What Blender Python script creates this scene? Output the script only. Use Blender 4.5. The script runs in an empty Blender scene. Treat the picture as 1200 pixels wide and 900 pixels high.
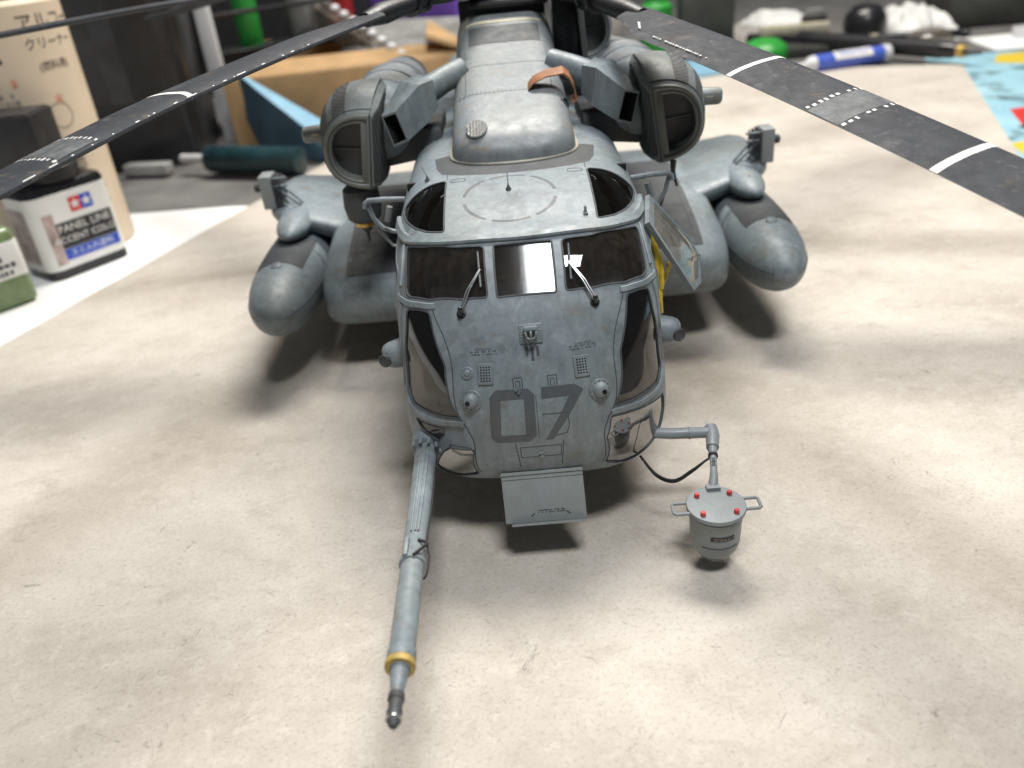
import bpy, bmesh, math, random
from mathutils import Vector, Matrix
from mathutils.geometry import delaunay_2d_cdt
random.seed(7)
PI = math.pi; rad = math.radians
SC = bpy.context.scene; COL = SC.collection
CM = 0.01                      # every mesh is modelled in centimetres; top-level objects are scaled by 0.01

# ------------------------------------------------------------------ camera (phone held close, slightly tilted)
cam_d = bpy.data.cameras.new('camera'); cam = bpy.data.objects.new('camera', cam_d); COL.objects.link(cam)
yaw, pit, rol = rad(-1.7396), rad(29.847), rad(-5.883)
fwd = Vector((math.sin(yaw)*math.cos(pit), math.cos(yaw)*math.cos(pit), -math.sin(pit)))
rt0 = Vector((math.cos(yaw), -math.sin(yaw), 0)); up0 = rt0.cross(fwd)
rt = rt0*math.cos(rol) + up0*math.sin(rol); up = -rt0*math.sin(rol) + up0*math.cos(rol)
M = Matrix((rt, up, -fwd)).transposed().to_4x4()
M.translation = Vector((-0.01536, -14.2397, 12.3625))*CM
cam.matrix_world = M
cam_d.sensor_width = 36; cam_d.lens = 970/1200*36
cam_d.clip_start = 0.005; cam_d.clip_end = 20
cam_d.dof.use_dof = True; cam_d.dof.focus_distance = 0.172; cam_d.dof.aperture_fstop = 16.5
SC.camera = cam

# ------------------------------------------------------------------ world and lamps
W = bpy.data.worlds.new('World'); SC.world = W; W.use_nodes = True
bg = W.node_tree.nodes['Background']; bg.inputs[0].default_value = (0.86, 0.93, 1.0, 1); bg.inputs[1].default_value = 0.075
def area_lamp(name, loc, target, sx, sy, power, colr):
    l = bpy.data.lights.new(name, 'AREA'); l.shape = 'RECTANGLE'; l.size = sx*CM; l.size_y = sy*CM; l.energy = power; l.color = colr
    o = bpy.data.objects.new(name, l); COL.objects.link(o); o.location = Vector(loc)*CM
    o.rotation_euler = (Vector(target)-Vector(loc)).to_track_quat('-Z', 'Y').to_euler(); o['kind'] = 'helper'; return o
area_lamp('desk_lamp', (12, 48, 84), (0, 6, 3), 52, 24, 13.0, (1.0, 0.955, 0.885))
area_lamp('ceiling_panel', (14.4, -27.5, 95), (14.4, -27.499, 0), 28, 17, 7.2, (0.96, 0.98, 1.0))
VS = SC.view_settings; VS.view_transform = 'Standard'; VS.look = 'None'; VS.exposure = 0; VS.gamma = 1

# ------------------------------------------------------------------ materials
def newmat(name):
    m = bpy.data.materials.new(name); m.use_nodes = True; nt = m.node_tree; nt.nodes.clear()
    out = nt.nodes.new('ShaderNodeOutputMaterial'); return m, nt, out
def coords(nt, scale=(1, 1, 1), rot=(0, 0, 0)):
    tc = nt.nodes.new('ShaderNodeTexCoord'); mp = nt.nodes.new('ShaderNodeMapping')
    mp.inputs['Scale'].default_value = scale; mp.inputs['Rotation'].default_value = rot
    nt.links.new(tc.outputs['Object'], mp.inputs[0]); return mp.outputs[0]
def noise(nt, vec, scale, detail=4, rough=.55, dist=0):
    n = nt.nodes.new('ShaderNodeTexNoise'); n.inputs['Scale'].default_value = scale; n.inputs['Detail'].default_value = detail
    n.inputs['Roughness'].default_value = rough; n.inputs['Distortion'].default_value = dist
    nt.links.new(vec, n.inputs['Vector']); return n.outputs['Fac']
def ramp(nt, fac, stops):
    r = nt.nodes.new('ShaderNodeValToRGB'); e = r.color_ramp.elements
    while len(e) < len(stops): e.new(0.5)
    for k, (p, c) in enumerate(stops):
        e[k].position = p; e[k].color = (c[0], c[1], c[2], 1) if isinstance(c, (tuple, list)) else (c, c, c, 1)
    nt.links.new(fac, r.inputs[0]); return r.outputs[0]
def mix(nt, a, b, fac, mode='MIX'):
    n = nt.nodes.new('ShaderNodeMix'); n.data_type = 'RGBA'; n.blend_type = mode; n.clamp_factor = True
    for sock, val in ((6, a), (7, b), (0, fac)):
        if isinstance(val, (tuple, list)): n.inputs[sock].default_value = (val[0], val[1], val[2], 1)
        elif isinstance(val, (int, float)): n.inputs[sock].default_value = val
        else: nt.links.new(val, n.inputs[sock])
    return n.outputs[2]
def bump(nt, h, strength, dist=.0004):
    b = nt.nodes.new('ShaderNodeBump'); b.inputs['Strength'].default_value = strength; b.inputs['Distance'].default_value = dist
    nt.links.new(h, b.inputs['Height']); return b.outputs[0]
def surface(nt, out, col, rough=.5, metal=0, spec=.5, normal=None, coat=0, trans=0, sss=0):
    p = nt.nodes.new('ShaderNodeBsdfPrincipled')
    if isinstance(col, (tuple, list)): p.inputs['Base Color'].default_value = (*col[:3], 1)
    else: nt.links.new(col, p.inputs['Base Color'])
    if isinstance(rough, (int, float)): p.inputs['Roughness'].default_value = rough
    else: nt.links.new(rough, p.inputs['Roughness'])
    p.inputs['Metallic'].default_value = metal; p.inputs['Specular IOR Level'].default_value = spec
    p.inputs['Coat Weight'].default_value = coat; p.inputs['Transmission Weight'].default_value = trans
    if normal is not None: nt.links.new(normal, p.inputs['Normal'])
    nt.links.new(p.outputs[0], out.inputs[0]); return p
MATS = {}
def plain(name, col, rough=.5, metal=0, var=.15, scale=1.5, spec=.5, coat=0, bmp=.0):
    m, nt, out = newmat(name); v = coords(nt)
    n = noise(nt, v, scale, 5, .6)
    a = tuple(c*(1-var) for c in col); b = tuple(min(1, c*(1+var)) for c in col)
    c = ramp(nt, n, [(.3, a), (.7, b)])
    nr = ramp(nt, noise(nt, v, scale*2.3, 3), [(.3, max(.02, rough-.06)), (.7, min(1, rough+.08))])
    nm = bump(nt, noise(nt, v, 22, 3), bmp) if bmp else None
    surface(nt, out, c, nr, metal, spec, nm, coat); MATS[name] = m; return m
def paint(name, base, light, dark, stain=(.17, .13, .08), st=.55, rough=.46):
    """weathered scale-model paint: cloudy mottling, faded patches, vertical streaks, brown wash spots, fine chips"""
    m, nt, out = newmat(name); v = coords(nt); vs = coords(nt, (6, 6, .8))
    def amt(f, k):
        n = nt.nodes.new('ShaderNodeMath'); n.operation = 'MULTIPLY'; n.inputs[1].default_value = k; nt.links.new(f, n.inputs[0]); return n.outputs[0]
    c = ramp(nt, noise(nt, v, .6, 6, .66, .5), [(.27, dark), (.46, base), (.60, base), (.76, light)])
    g = (base[0]*1.02, base[1]*.98, base[2]*.86)
    c = mix(nt, c, g, amt(ramp(nt, noise(nt, v, .33, 3, .5), [(.42, 0), (.62, 1)]), .6))
    c = mix(nt, c, light, amt(ramp(nt, noise(nt, v, 2.4, 8, .78, .8), [(.50, 0), (.70, 1)]), .60))
    c = mix(nt, c, dark, amt(ramp(nt, noise(nt, v, 4.5, 7, .78, .5), [(.55, 0), (.72, 1)]), .50))
    c = mix(nt, c, dark, amt(ramp(nt, noise(nt, vs, 1.0, 5, .65), [(.44, 0), (.74, 1)]), .45))
    c = mix(nt, c, stain, amt(ramp(nt, noise(nt, v, 1.5, 9, .74, .3), [(.54, 0), (.74, 1)]), st))
    c = mix(nt, c, tuple(q*.35 for q in dark), amt(ramp(nt, noise(nt, v, 8, 6, .8), [(.66, 0), (.76, 1)]), .45))
    c = mix(nt, c, light, amt(ramp(nt, noise(nt, v, 17, 4, .75), [(.68, 0), (.76, 1)]), .45))
    r = ramp(nt, noise(nt, v, 3, 5, .65), [(.3, rough-.10), (.7, rough+.14)])
    nm = bump(nt, noise(nt, v, 40, 3), .14, .0002)
    surface(nt, out, c, r, 0, .5, nm); MATS[name] = m; return m
paint('hull_paint', (.208, .246, .272), (.335, .38, .408), (.088, .105, .118), (.155, .12, .08), .7)
paint('roof_paint', (.20, .222, .238), (.325, .346, .352), (.09, .10, .112), (.25, .185, .115), .7, .42)
paint('flange_paint', (.33, .32, .28), (.45, .43, .37), (.16, .165, .16), (.2, .14, .08), .8, .5)
paint('engine_paint', (.19, .213, .22), (.30, .33, .335), (.11, .122, .128), (.16, .12, .08), .5)
paint('intake_paint', (.155, .165, .163), (.21, .218, .213), (.10, .106, .106), (.12, .09, .06), .35)
paint('dark_grey_paint', (.052, .058, .064), (.085, .092, .098), (.03, .034, .038), (.09, .07, .05), .35, .6)
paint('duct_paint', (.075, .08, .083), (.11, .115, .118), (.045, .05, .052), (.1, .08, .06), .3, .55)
paint('number_paint', (.085, .098, .112), (.135, .15, .165), (.06, .07, .08), (.13, .11, .08), .4, .5)
paint('plate_paint', (.25, .275, .28), (.29, .31, .315), (.20, .22, .225), (.18, .15, .1), .25, .45)
paint('pod_paint', (.24, .27, .295), (.29, .32, .34), (.2, .225, .245), (.2, .17, .13), .2, .42)
plain('interior_black', (.012, .012, .013), .6, 0, .3)
plain('interior_grey', (.05, .052, .055), .6, 0, .3)
plain('rubber_black', (.02, .02, .021), .7, 0, .3)
plain('matt_black', (.018, .018, .02), .42, 0, .35, 2)
plain('gloss_black', (.012, .012, .014), .25, 0, .3, 1)
plain('steel', (.42, .43, .43), .3, .9, .2, 6)
plain('line_wash', (.06, .068, .075), .7, 0, .3, 6)
plain('rivet_grey', (.17, .19, .205), .5, 0, .3, 8)
plain('red_cap', (.55, .055, .06), .35, 0, .15, 4)
plain('brass', (.55, .38, .10), .4, .6, .2, 5)
plain('ochre_paint', (.44, .315, .09), .6, 0, .35, 6)
plain('yellow_paint', (.68, .50, .04), .45, 0, .2, 4)
plain('amber_clear', (.45, .33, .10), .2, 0, .2, 4)
plain('copper_brown', (.30, .135, .065), .5, .1, .35, 3)
plain('white_print', (.75, .75, .73), .5, 0, .12, 8)
plain('black_print', (.022, .022, .024), .55, 0, .2, 5)
# rotor blade: charcoal paint, scuffed along the leading edge
m, nt, out = newmat('blade_paint'); v = coords(nt)
c = ramp(nt, noise(nt, v, .9, 6, .65), [(.3, (.030, .032, .038)), (.55, (.044, .047, .054)), (.78, (.062, .066, .074))])
c = mix(nt, c, (.25, .195, .13), ramp(nt, noise(nt, v, 1.1, 11, .86), [(.56, 0), (.70, .75)]))
c = mix(nt, c, (.16, .16, .165), ramp(nt, noise(nt, v, 3.5, 8, .84), [(.56, 0), (.66, .65)]))
c = mix(nt, c, (.45, .45, .44), ramp(nt, noise(nt, coords(nt, (4, 9, 4), (0, 0, rad(30))), 1.6, 7, .85), [(.67, 0), (.72, .6)]))
surface(nt, out, c, ramp(nt, noise(nt, v, 4, 4), [(.3, .58), (.7, .74)]), 0, .22, bump(nt, noise(nt, v, 30, 3), .12, .0002)); MATS['blade_paint'] = m
m, nt, out = newmat('blade_patch'); v = coords(nt)
c = ramp(nt, noise(nt, v, 3.5, 7, .78), [(.32, (.05, .052, .058)), (.55, (.13, .135, .14)), (.78, (.27, .27, .26))])
surface(nt, out, c, .6, 0, .3); MATS['blade_patch'] = m
# clear styrene panes
def clear(name, tint, rough=.02, ior=1.5, grime=.10, wav=.05, dirt=(.36, .30, .245)):
    m, nt, out = newmat(name); v = coords(nt)
    tr = nt.nodes.new('ShaderNodeBsdfTransparent'); tr.inputs[0].default_value = (*tint, 1)
    gl = nt.nodes.new('ShaderNodeBsdfGlossy'); gl.inputs['Roughness'].default_value = rough; gl.inputs[0].default_value = (1, 1, 1, 1)
    if wav: nt.links.new(bump(nt, noise(nt, v, 1.3, 1, .4, .3), wav, .0006), gl.inputs['Normal'])
    geo = nt.nodes.new('ShaderNodeNewGeometry'); dp = nt.nodes.new('ShaderNodeVectorMath'); dp.operation = 'DOT_PRODUCT'
    nt.links.new(geo.outputs['Incoming'], dp.inputs[0]); nt.links.new(geo.outputs['Normal'], dp.inputs[1])
    def mth(op, a, b):
        n = nt.nodes.new('ShaderNodeMath'); n.operation = op
        for k, q in ((0, a), (1, b)):
            if isinstance(q, (int, float)): n.inputs[k].default_value = q
            else: nt.links.new(q, n.inputs[k])
        return n.outputs[0]
    f0 = ((ior-1)/(ior+1))**2; ab = mth('ABSOLUTE', dp.outputs['Value'], 0)
    fres = mth('ADD', mth('MULTIPLY', mth('POWER', mth('SUBTRACT', 1.0, ab), 5.0), 1-f0), f0)
    ms = nt.nodes.new('ShaderNodeMixShader'); nt.links.new(fres, ms.inputs[0]); nt.links.new(tr.outputs[0], ms.inputs[1]); nt.links.new(gl.outputs[0], ms.inputs[2])
    df = nt.nodes.new('ShaderNodeBsdfDiffuse'); df.inputs[0].default_value = (*dirt, 1)
    g = ramp(nt, noise(nt, coords(nt, (3.5, 3.5, .45)), 1.7, 7, .6), [(.3, grime*.25), (.8, grime)])
    m2 = nt.nodes.new('ShaderNodeMixShader'); nt.links.new(g, m2.inputs[0]); nt.links.new(ms.outputs[0], m2.inputs[1]); nt.links.new(df.outputs[0], m2.inputs[2])
    nt.links.new(m2.outputs[0], out.inputs[0]); MATS[name] = m; return m
clear('window_clear', (.60, .60, .60), .03, 1.6, .055)
clear('centre_clear', (.60, .60, .60), .05, 1.5, .06, 0)
clear('nose_clear', (.50, .50, .50), .02, 1.75, .015)
clear('chin_clear', (.45, .45, .45), .03, 3.2, .03, .12)
clear('eyebrow_clear', (.22, .225, .235), .015, 1.55, .012, .2)
clear('open_window_clear', (.66, .66, .62), .06, 1.9, .42, .1, (.42, .40, .34))
clear('lens_clear', (.93, .94, .95), .02, 1.45, .03)
clear('plastic_clear', (.80, .80, .80), .12, 1.5, .4)
# perforated screen: grid of tiny dark holes in dark metal
m, nt, out = newmat('mesh_screen'); v = coords(nt)
w1 = nt.nodes.new('ShaderNodeTexVoronoi'); w1.inputs['Scale'].default_value = 15; w1.inputs['Randomness'].default_value = 0; nt.links.new(v, w1.inputs[0])
surface(nt, out, ramp(nt, w1.outputs['Distance'], [(.35, (.03, .03, .032)), (.5, (.11, .112, .112))]), .6); MATS['mesh_screen'] = m
# backdrop sheet: cloudy beige print
m, nt, out = newmat('mat_print'); v = coords(nt, (1, 1, 1), (0, 0, rad(-20))); vst = coords(nt, (.8, 1.15, 1), (0, 0, rad(-12)))
c = ramp(nt, noise(nt, vst, .20, 9, .66, .3), [(.30, (.40, .352, .30)), (.46, (.50, .452, .394)), (.60, (.57, .52, .46)), (.76, (.615, .568, .508))])
c = mix(nt, c, (.33, .285, .24), ramp(nt, noise(nt, vst, .9, 10, .78, .4), [(.52, 0), (.74, .62)]))
c = mix(nt, c, (.67, .625, .565), ramp(nt, noise(nt, v, 2.3, 9, .8), [(.50, 0), (.66, .45)]))
c = mix(nt, c, (.15, .13, .11), ramp(nt, noise(nt, v, 1.15, 11, .86, 2.0), [(.585, 0), (.64, .65)]))
c = mix(nt, c, (.20, .172, .145), ramp(nt, noise(nt, coords(nt, (2.0, 5.5, 1), (0, 0, rad(25))), 1.3, 9, .84, 1.2), [(.61, 0), (.68, .55)]))
c = mix(nt, c, (.24, .21, .178), ramp(nt, noise(nt, v, 11, 6, .8), [(.52, 0), (.66, .50)]))
surface(nt, out, c, .66, 0, .3, bump(nt, noise(nt, v, 18, 5, .75), .16, .0003)); MATS['mat_print'] = m
plain('white_paper', (.86, .86, .85), .6, 0, .02, .5)
plain('desk_grey', (.16, .155, .15), .5, 0, .25, .3)
plain('cream_label', (.70, .57, .42), .5, 0, .06, .4)
plain('label_white', (.74, .73, .70), .45, 0, .08, .8)
plain('label_blue', (.03, .085, .48), .4, 0, .1, 2)
plain('label_red', (.62, .04, .035), .4, 0, .1, 2)
plain('grey_print', (.34, .30, .25), .6, 0, .25, 3)
plain('salmon_print', (.72, .30, .20), .6, 0, .25, 3)
plain('photo_print', (.34, .26, .235), .5, 0, .6, 1.4)
plain('green_liquid', (.16, .22, .10), .2, 0, .25, 1.2)
plain('cardboard', (.42, .27, .135), .75, 0, .16, .6, .3, 0, .2)
plain('shaded_blue_paper', (.035, .075, .11), .6, 0, .25, .5)  # front of the curled blue paper, its shade painted in as dark blue
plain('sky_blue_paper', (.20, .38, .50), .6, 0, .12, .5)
plain('teal_plastic', (.012, .035, .042), .3, 0, .4, .8)
plain('black_plastic', (.014, .014, .016), .32, 0, .6, .3)
plain('smoke_plastic', (.03, .03, .033), .3, 0, .6, .25)
plain('white_plastic', (.62, .62, .63), .4, 0, .1, .5)
plain('green_plastic', (.03, .30, .045), .35, 0, .25, .6)
plain('red_plastic', (.55, .02, .025), .4, 0, .15, .5)
plain('navy_plastic', (.07, .075, .14), .4, 0, .2, .5)
plain('purple_plastic', (.13, .06, .34), .5, 0, .15, .5)
plain('grey_plastic', (.30, .30, .29), .4, 0, .3, .6)
plain('blue_pen', (.07, .12, .50), .3, 0, .12, 1)
plain('cloth_grey', (.27, .25, .23), .9, 0, .3, .5)
plain('beige_plastic', (.46, .43, .32), .5, 0, .25, .8)
plain('olive_dark', (.035, .035, .03), .6, 0, .5, .4)
plain('crumpled_white', (.68, .68, .66), .6, 0, .15, .5, .4)
m, nt, out = newmat('stained_blue'); v = coords(nt)
c = ramp(nt, noise(nt, v, .25, 5, .6), [(.3, (.22, .42, .52)), (.7, (.36, .58, .66))])
c = mix(nt, c, (.05, .08, .075), ramp(nt, noise(nt, v, .38, 5, .65, .4), [(.52, 0), (.64, .85)]))
c = mix(nt, c, (.62, .66, .64), ramp(nt, noise(nt, v, .8, 5, .7), [(.6, 0), (.75, .6)]))
surface(nt, out, c, .6); MATS['stained_blue'] = m

# ------------------------------------------------------------------ mesh builder
class MB:
    def __init__(s): s.v = []; s.f = []; s.m = []; s.cur = 0
    def mat(s, i): s.cur = i; return s
    def add(s, vs, fs):
        o = len(s.v); s.v += [tuple(p) for p in vs]; s.f += [tuple(i+o for i in f) for f in fs]; s.m += [s.cur]*len(fs); return s
    def box(s, c, d, R=None, taper=1.0):
        c = Vector(c); vs = []
        for z in (-1, 1):
            k = taper if z > 0 else 1
            for x, y in ((-1, -1), (1, -1), (1, 1), (-1, 1)):
                p = Vector((x*d[0]/2*k, y*d[1]/2*k, z*d[2]/2)); vs.append(c + (R @ p if R else p))
        return s.add(vs, [(3, 2, 1, 0), (4, 5, 6, 7), (0, 1, 5, 4), (1, 2, 6, 5), (2, 3, 7, 6), (3, 0, 4, 7)])
    def prism(s, poly, vec):
        n = len(poly); vec = Vector(vec); a = [Vector(p) for p in poly]
        return s.add(a+[p+vec for p in a], [tuple(range(n-1, -1, -1)), tuple(range(n, 2*n))]+[(i, (i+1) % n, n+(i+1) % n, n+i) for i in range(n)])
    def loft(s, secs, closed=True, cap=True):
        n = len(secs[0]); vs = [p for q in secs for p in q]; fs = []
        for k in range(len(secs)-1):
            for i in range(n if closed else n-1):
                j = (i+1) % n; fs.append((k*n+i, k*n+j, (k+1)*n+j, (k+1)*n+i))
        if cap: fs += [tuple(range(n-1, -1, -1)), tuple(range((len(secs)-1)*n, len(secs)*n))]
        return s.add(vs, fs)
    def tube(s, path, r, n=12, cap=True, squash=1.0):
        P = [Vector(p) for p in path]; rs = r if isinstance(r, (list, tuple)) else [r]*len(P)
        T = []
        for i in range(len(P)):
            t = (P[min(i+1, len(P)-1)]-P[max(i-1, 0)])
            T.append(t.normalized() if t.length > 1e-9 else (T[-1] if T else Vector((0, 0, 1))))
        a = Vector((0, 0, 1)) if abs(T[0].z) < .9 else Vector((1, 0, 0)); nrm = T[0].cross(a).normalized(); secs = []
        for p, t, q in zip(P, T, rs):
            nrm = (nrm - t*nrm.dot(t)).normalized(); b = t.cross(nrm)
            secs.append([p+(nrm*math.cos(2*PI*k/n)+b*math.sin(2*PI*k/n)*squash)*q for k in range(n)])
        return s.loft(secs, True, cap)
    def lathe(s, o, ax, prof, n=32, sx=1.0):
        o = Vector(o); ax = Vector(ax).normalized(); a = Vector((0, 0, 1)) if abs(ax.z) < .9 else Vector((1, 0, 0))
        u = ax.cross(a).normalized(); w = ax.cross(u)
        return s.loft([[o+ax*t+(u*math.cos(2*PI*k/n)*sx+w*math.sin(2*PI*k/n))*max(r, 1e-4) for k in range(n)] for t, r in prof])
    def sphere(s, c, r, n=16, sq=(1, 1, 1)):
        secs = []
        for i in range(n//2+1):
            t = PI*i/(n//2); secs.append([(c[0]+sq[0]*r*max(math.sin(t), 1e-4)*math.cos(2*PI*k/n), c[1]+sq[1]*r*max(math.sin(t), 1e-4)*math.sin(2*PI*k/n), c[2]-sq[2]*r*math.cos(t)) for k in range(n)])
        return s.loft(secs)
    def strip(s, pts, nrm, w, h, off=0.0):
        """rounded raised band following points with normals"""
        P = [Vector(p) for p in pts]; N = [Vector(q) for q in nrm]; secs = []
        for i, p in enumerate(P):
            t = (P[min(i+1, len(P)-1)]-P[max(i-1, 0)]).normalized(); b = N[i].cross(t).normalized()
            secs.append([p+b*(x*w/2)+N[i]*(off+z*h) for x, z in ((-1, -.6), (-1, .55), (-.72, 1), (.72, 1), (1, .55), (1, -.6))])
        return s.loft(secs)
    def mesh(s, name, mats, smooth=35, bevel=0, segs=2, merge=True):
        me = bpy.data.meshes.new(name); me.from_pydata(s.v, [], s.f)
        for k in mats: me.materials.append(MATS[k])
        me.polygons.foreach_set('material_index', s.m)
        b = bmesh.new(); b.from_mesh(me)
        if merge: bmesh.ops.remove_doubles(b, verts=b.verts, dist=1e-5)
        bmesh.ops.recalc_face_normals(b, faces=b.faces)
        if bevel:
            es = [e for e in b.edges if len(e.link_faces) == 2 and e.calc_face_angle(0) > .55]
            bmesh.ops.bevel(b, geom=es, offset=bevel, segments=segs, profile=.5, affect='EDGES', clamp_overlap=True)
        b.to_mesh(me); b.free()
        if smooth is not None:
            me.polygons.foreach_set('use_smooth', [True]*len(me.polygons)); me.set_sharp_from_angle(angle=rad(smooth))
        me.update(); return me
    def build(s, name, mats, parent=None, smooth=35, bevel=0, segs=2, loc=None, merge=True):
        if isinstance(mats, str): mats = [mats]
        return link(name, s.mesh(name, mats, smooth, bevel, segs, merge), parent, loc)
def link(name, me, parent=None, loc=None):
    o = bpy.data.objects.new(name, me); COL.objects.link(o)
    if parent is not None:
        o.parent = parent
        if loc: o.location = loc
    else:
        o.scale = (CM,)*3; o.location = Vector(loc or (0, 0, 0))*CM
    return o
def tag(o, label, cat=None, group=None, kind=None):
    if label: o['label'] = label
    if cat: o['category'] = cat
    if group: o['group'] = group
    if kind: o['kind'] = kind
    return o
def thing(name, label, cat, loc=(0, 0, 0), rz=0, group=None):
    o = bpy.data.objects.new(name, None); COL.objects.link(o); o.empty_display_size = .5
    o.location = Vector(loc)*CM; o.scale = (CM,)*3; o.rotation_euler = (0, 0, rz)
    return tag(o, label, cat, group)
def curve(pts, n=8):
    P = [Vector(p) for p in pts]; out_ = []
    for i in range(len(P)-1):
        p0, p1, p2, p3 = P[max(i-1, 0)], P[i], P[i+1], P[min(i+2, len(P)-1)]
        for k in range(n): t = k/n; out_.append(.5*((2*p1)+(p2-p0)*t+(2*p0-5*p1+4*p2-p3)*t*t+(3*p1-p0-3*p2+p3)*t**3))
    return out_+[P[-1]]
def text_geo(body, size=1.0, extrude=0.0, align='CENTER'):
    cu = bpy.data.curves.new('txt', 'FONT'); cu.body = body; cu.size = size; cu.align_x = align; cu.align_y = 'CENTER'; cu.resolution_u = 2; cu.extrude = extrude
    o = bpy.data.objects.new('txt', cu); COL.objects.link(o); bpy.context.view_layer.update()
    me = bpy.data.meshes.new_from_object(o.evaluated_get(bpy.context.evaluated_depsgraph_get()))
    vs = [tuple(p.co) for p in me.vertices]; fs = [tuple(f.vertices) for f in me.polygons]
    bpy.data.objects.remove(o); bpy.data.curves.remove(cu); bpy.data.meshes.remove(me); return vs, fs
def pchip(xs,ys):
    n=len(xs); h=[xs[i+1]-xs[i] for i in range(n-1)]; d=[(ys[i+1]-ys[i])/h[i] for i in range(n-1)]
    m=[d[0]]+[0 if d[i-1]*d[i]<=0 else 2*d[i-1]*d[i]/(d[i-1]+d[i]) for i in range(1,n-1)]+[d[-1]]
    def f(x):
        if x<=xs[0]: return ys[0]
        if x>=xs[-1]: return ys[-1]
        i=0
        while x>xs[i+1]: i+=1
        t=(x-xs[i])/h[i]; t2=t*t; t3=t2*t
        return (2*t3-3*t2+1)*ys[i]+(t3-2*t2+t)*h[i]*m[i]+(-2*t3+3*t2)*ys[i+1]+(t3-t2)*h[i]*m[i+1]
    return f
_zt=pchip([0,.2,.39,.67,1.02,1.4,1.5,1.66,1.94,2.18,2.45,3,5,6.4,7],[2.6,2.97,3.35,4.05,5.0,5.88,6.0,6.1,6.33,6.5,6.6,6.7,6.7,6.65,6.6])
_zb=pchip([0,.2,.39,.55,.77,1.22,1.73,2.45,4.9,6.4,7],[2.6,1.85,1.42,1.2,1.03,.9,.84,.8,.8,4.6,5.6])
_c=pchip([0,1,1.48,1.73,4.9,6.4,7],[2.6,2.75,3.2,3.6,3.6,5.4,6.1])
_nt=pchip([0,1.15,1.48,1.73,2.12,7],[2.6,3.1,3.5,4.2,5,4])
_nb=pchip([0,.39,.7,1,1.4,7],[2.6,3.4,5,5.5,5.5,4])
def _a(y):
    if y>24: return max(.5,2.95-(y-24)*.12)
    t=1-min(y/3.3,1); return 2.95*(1-t**2.55)**(1/2.55)
def _az(y,z):
    a=_a(y)
    if y>2.6 and y>3.3: return a
    t=1-min(y/2.5,1); b=2.98*(1-t**2.6)**(1/2.6); w=min(max((3.7-z)/1.6,0),1); w=w*w*(3-2*w)
    k=min(max((3.3-y)/.8,0),1); return a+(max(a,b)-a)*w*k
def hull(phi,s):
    y=s*s; c=_c(s); C=math.cos(phi); S=math.sin(phi)
    if S>=0: n=_nt(s); h=_zt(s)-c
    else: n=_nb(s); h=c-_zb(s)
    r=(abs(C)**n+abs(S)**n)**(-1/n)
    z=c+h*r*S
    return (_az(y,z)*r*C,y,z)
def inv(x,y,z):
    s=math.sqrt(max(y,0)); c=_c(s); h=(_zt(s)-c) if z>=c else (c-_zb(s))
    return (math.atan2((z-c)/max(h,1e-6),x/max(_az(y,z),1e-6)),s)
def inside(x,y,z):
    if y<=0: return -1.
    s=math.sqrt(y); c=_c(s)
    if z>=c: n=_nt(s); h=_zt(s)-c
    else: n=_nb(s); h=c-_zb(s)
    return 1-(abs(x/_az(y,z))**n+abs((z-c)/max(h,1e-6))**n)

def hull_n(phi, s):
    e = 1e-3
    a = Vector(hull(phi+e, s))-Vector(hull(phi-e, s)); b = Vector(hull(phi, s+e))-Vector(hull(phi, max(s-e, .02)))
    n = a.cross(b); n = n.normalized() if n.length > 1e-12 else Vector((0, -1, 0))
    x, y, z = hull(phi, s)
    if n.dot(Vector((x, -.3, z-_c(s)))) < 0: n.negate()
    return n
def front(x, z):
    lo, hi = 0.0, 4.0
    for _ in range(40):
        m = (lo+hi)/2
        if inside(x, m, z) > 0: hi = m
        else: lo = m
    return hi
def roof(x, y):
    s = math.sqrt(y); n = _nt(s); c = _c(s); return c+(_zt(s)-c)*max(0, 1-abs(x/_a(y))**n)**(1/n)
def at_front(x, z, off=0):
    y = front(x, z); p = Vector((x, y, z)); return p+hull_n(*inv(x, y, z))*off
def fr(x, z): return inv(x, front(x, z), z)
def frame_at(p):
    """position, normal, right, up on the hull at a 3D point near it"""
    ph = inv(*p); q = Vector(hull(*ph)); n = hull_n(*ph); r = Vector((0, 0, 1)).cross(n)
    r = r.normalized() if r.length > .05 else Vector((1, 0, 0))
    if r.x < 0 and abs(r.x) > .3: r.negate()
    u = n.cross(r)
    if u.z < -.05: u.negate()
    return q, n, r, u

# ------------------------------------------------------------------ setting: desk, white sheet, backdrop sheet
d20 = Vector((.342, .940)); n20 = Vector((.940, -.342))
def quad(n0, n1, d0, d1): return [tuple(n20*n+d20*d) for n, d in ((n0, d0), (n1, d0), (n1, d1), (n0, d1))]
def slab(name, poly, z0, z1, mat_):
    o = MB().prism([(x, y, z0) for x, y in poly], (0, 0, z1-z0)).build(name, mat_, None, 20); o['kind'] = 'structure'; return o
slab('desk', [(-150, -60), (150, -60), (150, 130), (-150, 130)], -3, -.16, 'desk_grey')
o = MB().prism([(x, y, -.12) for x, y in [(-62, -30), (-8, -30), (-8, 27.2), (-15.2, 28.9), (-62, 32)]], (0, 0, .06)).build('white_sheet', 'white_paper', None, 20)
tag(o, 'white paper sheet lying under the left edge of the beige backdrop mat', 'paper')
mv = MB(); poly = quad(-23.0, 14.0, -60, 55.0)
nx, ny = 24, 60; vs = []; fs = []
for j in range(ny+1):
    for i in range(nx+1):
        p = n20*(-23.0+37.0*i/nx)+d20*(-60+115*j/ny); vs.append((p.x, p.y, 0.0))
for j in range(ny):
    for i in range(nx): a = j*(nx+1)+i; fs.append((a, a+1, a+nx+2, a+nx+1))
mv.add(vs, fs); b0 = len(vs)
mv.prism([(x, y, -.05) for x, y in quad(-23.0, 14.0, -60, 55.0)], (0, 0, .046))
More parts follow.
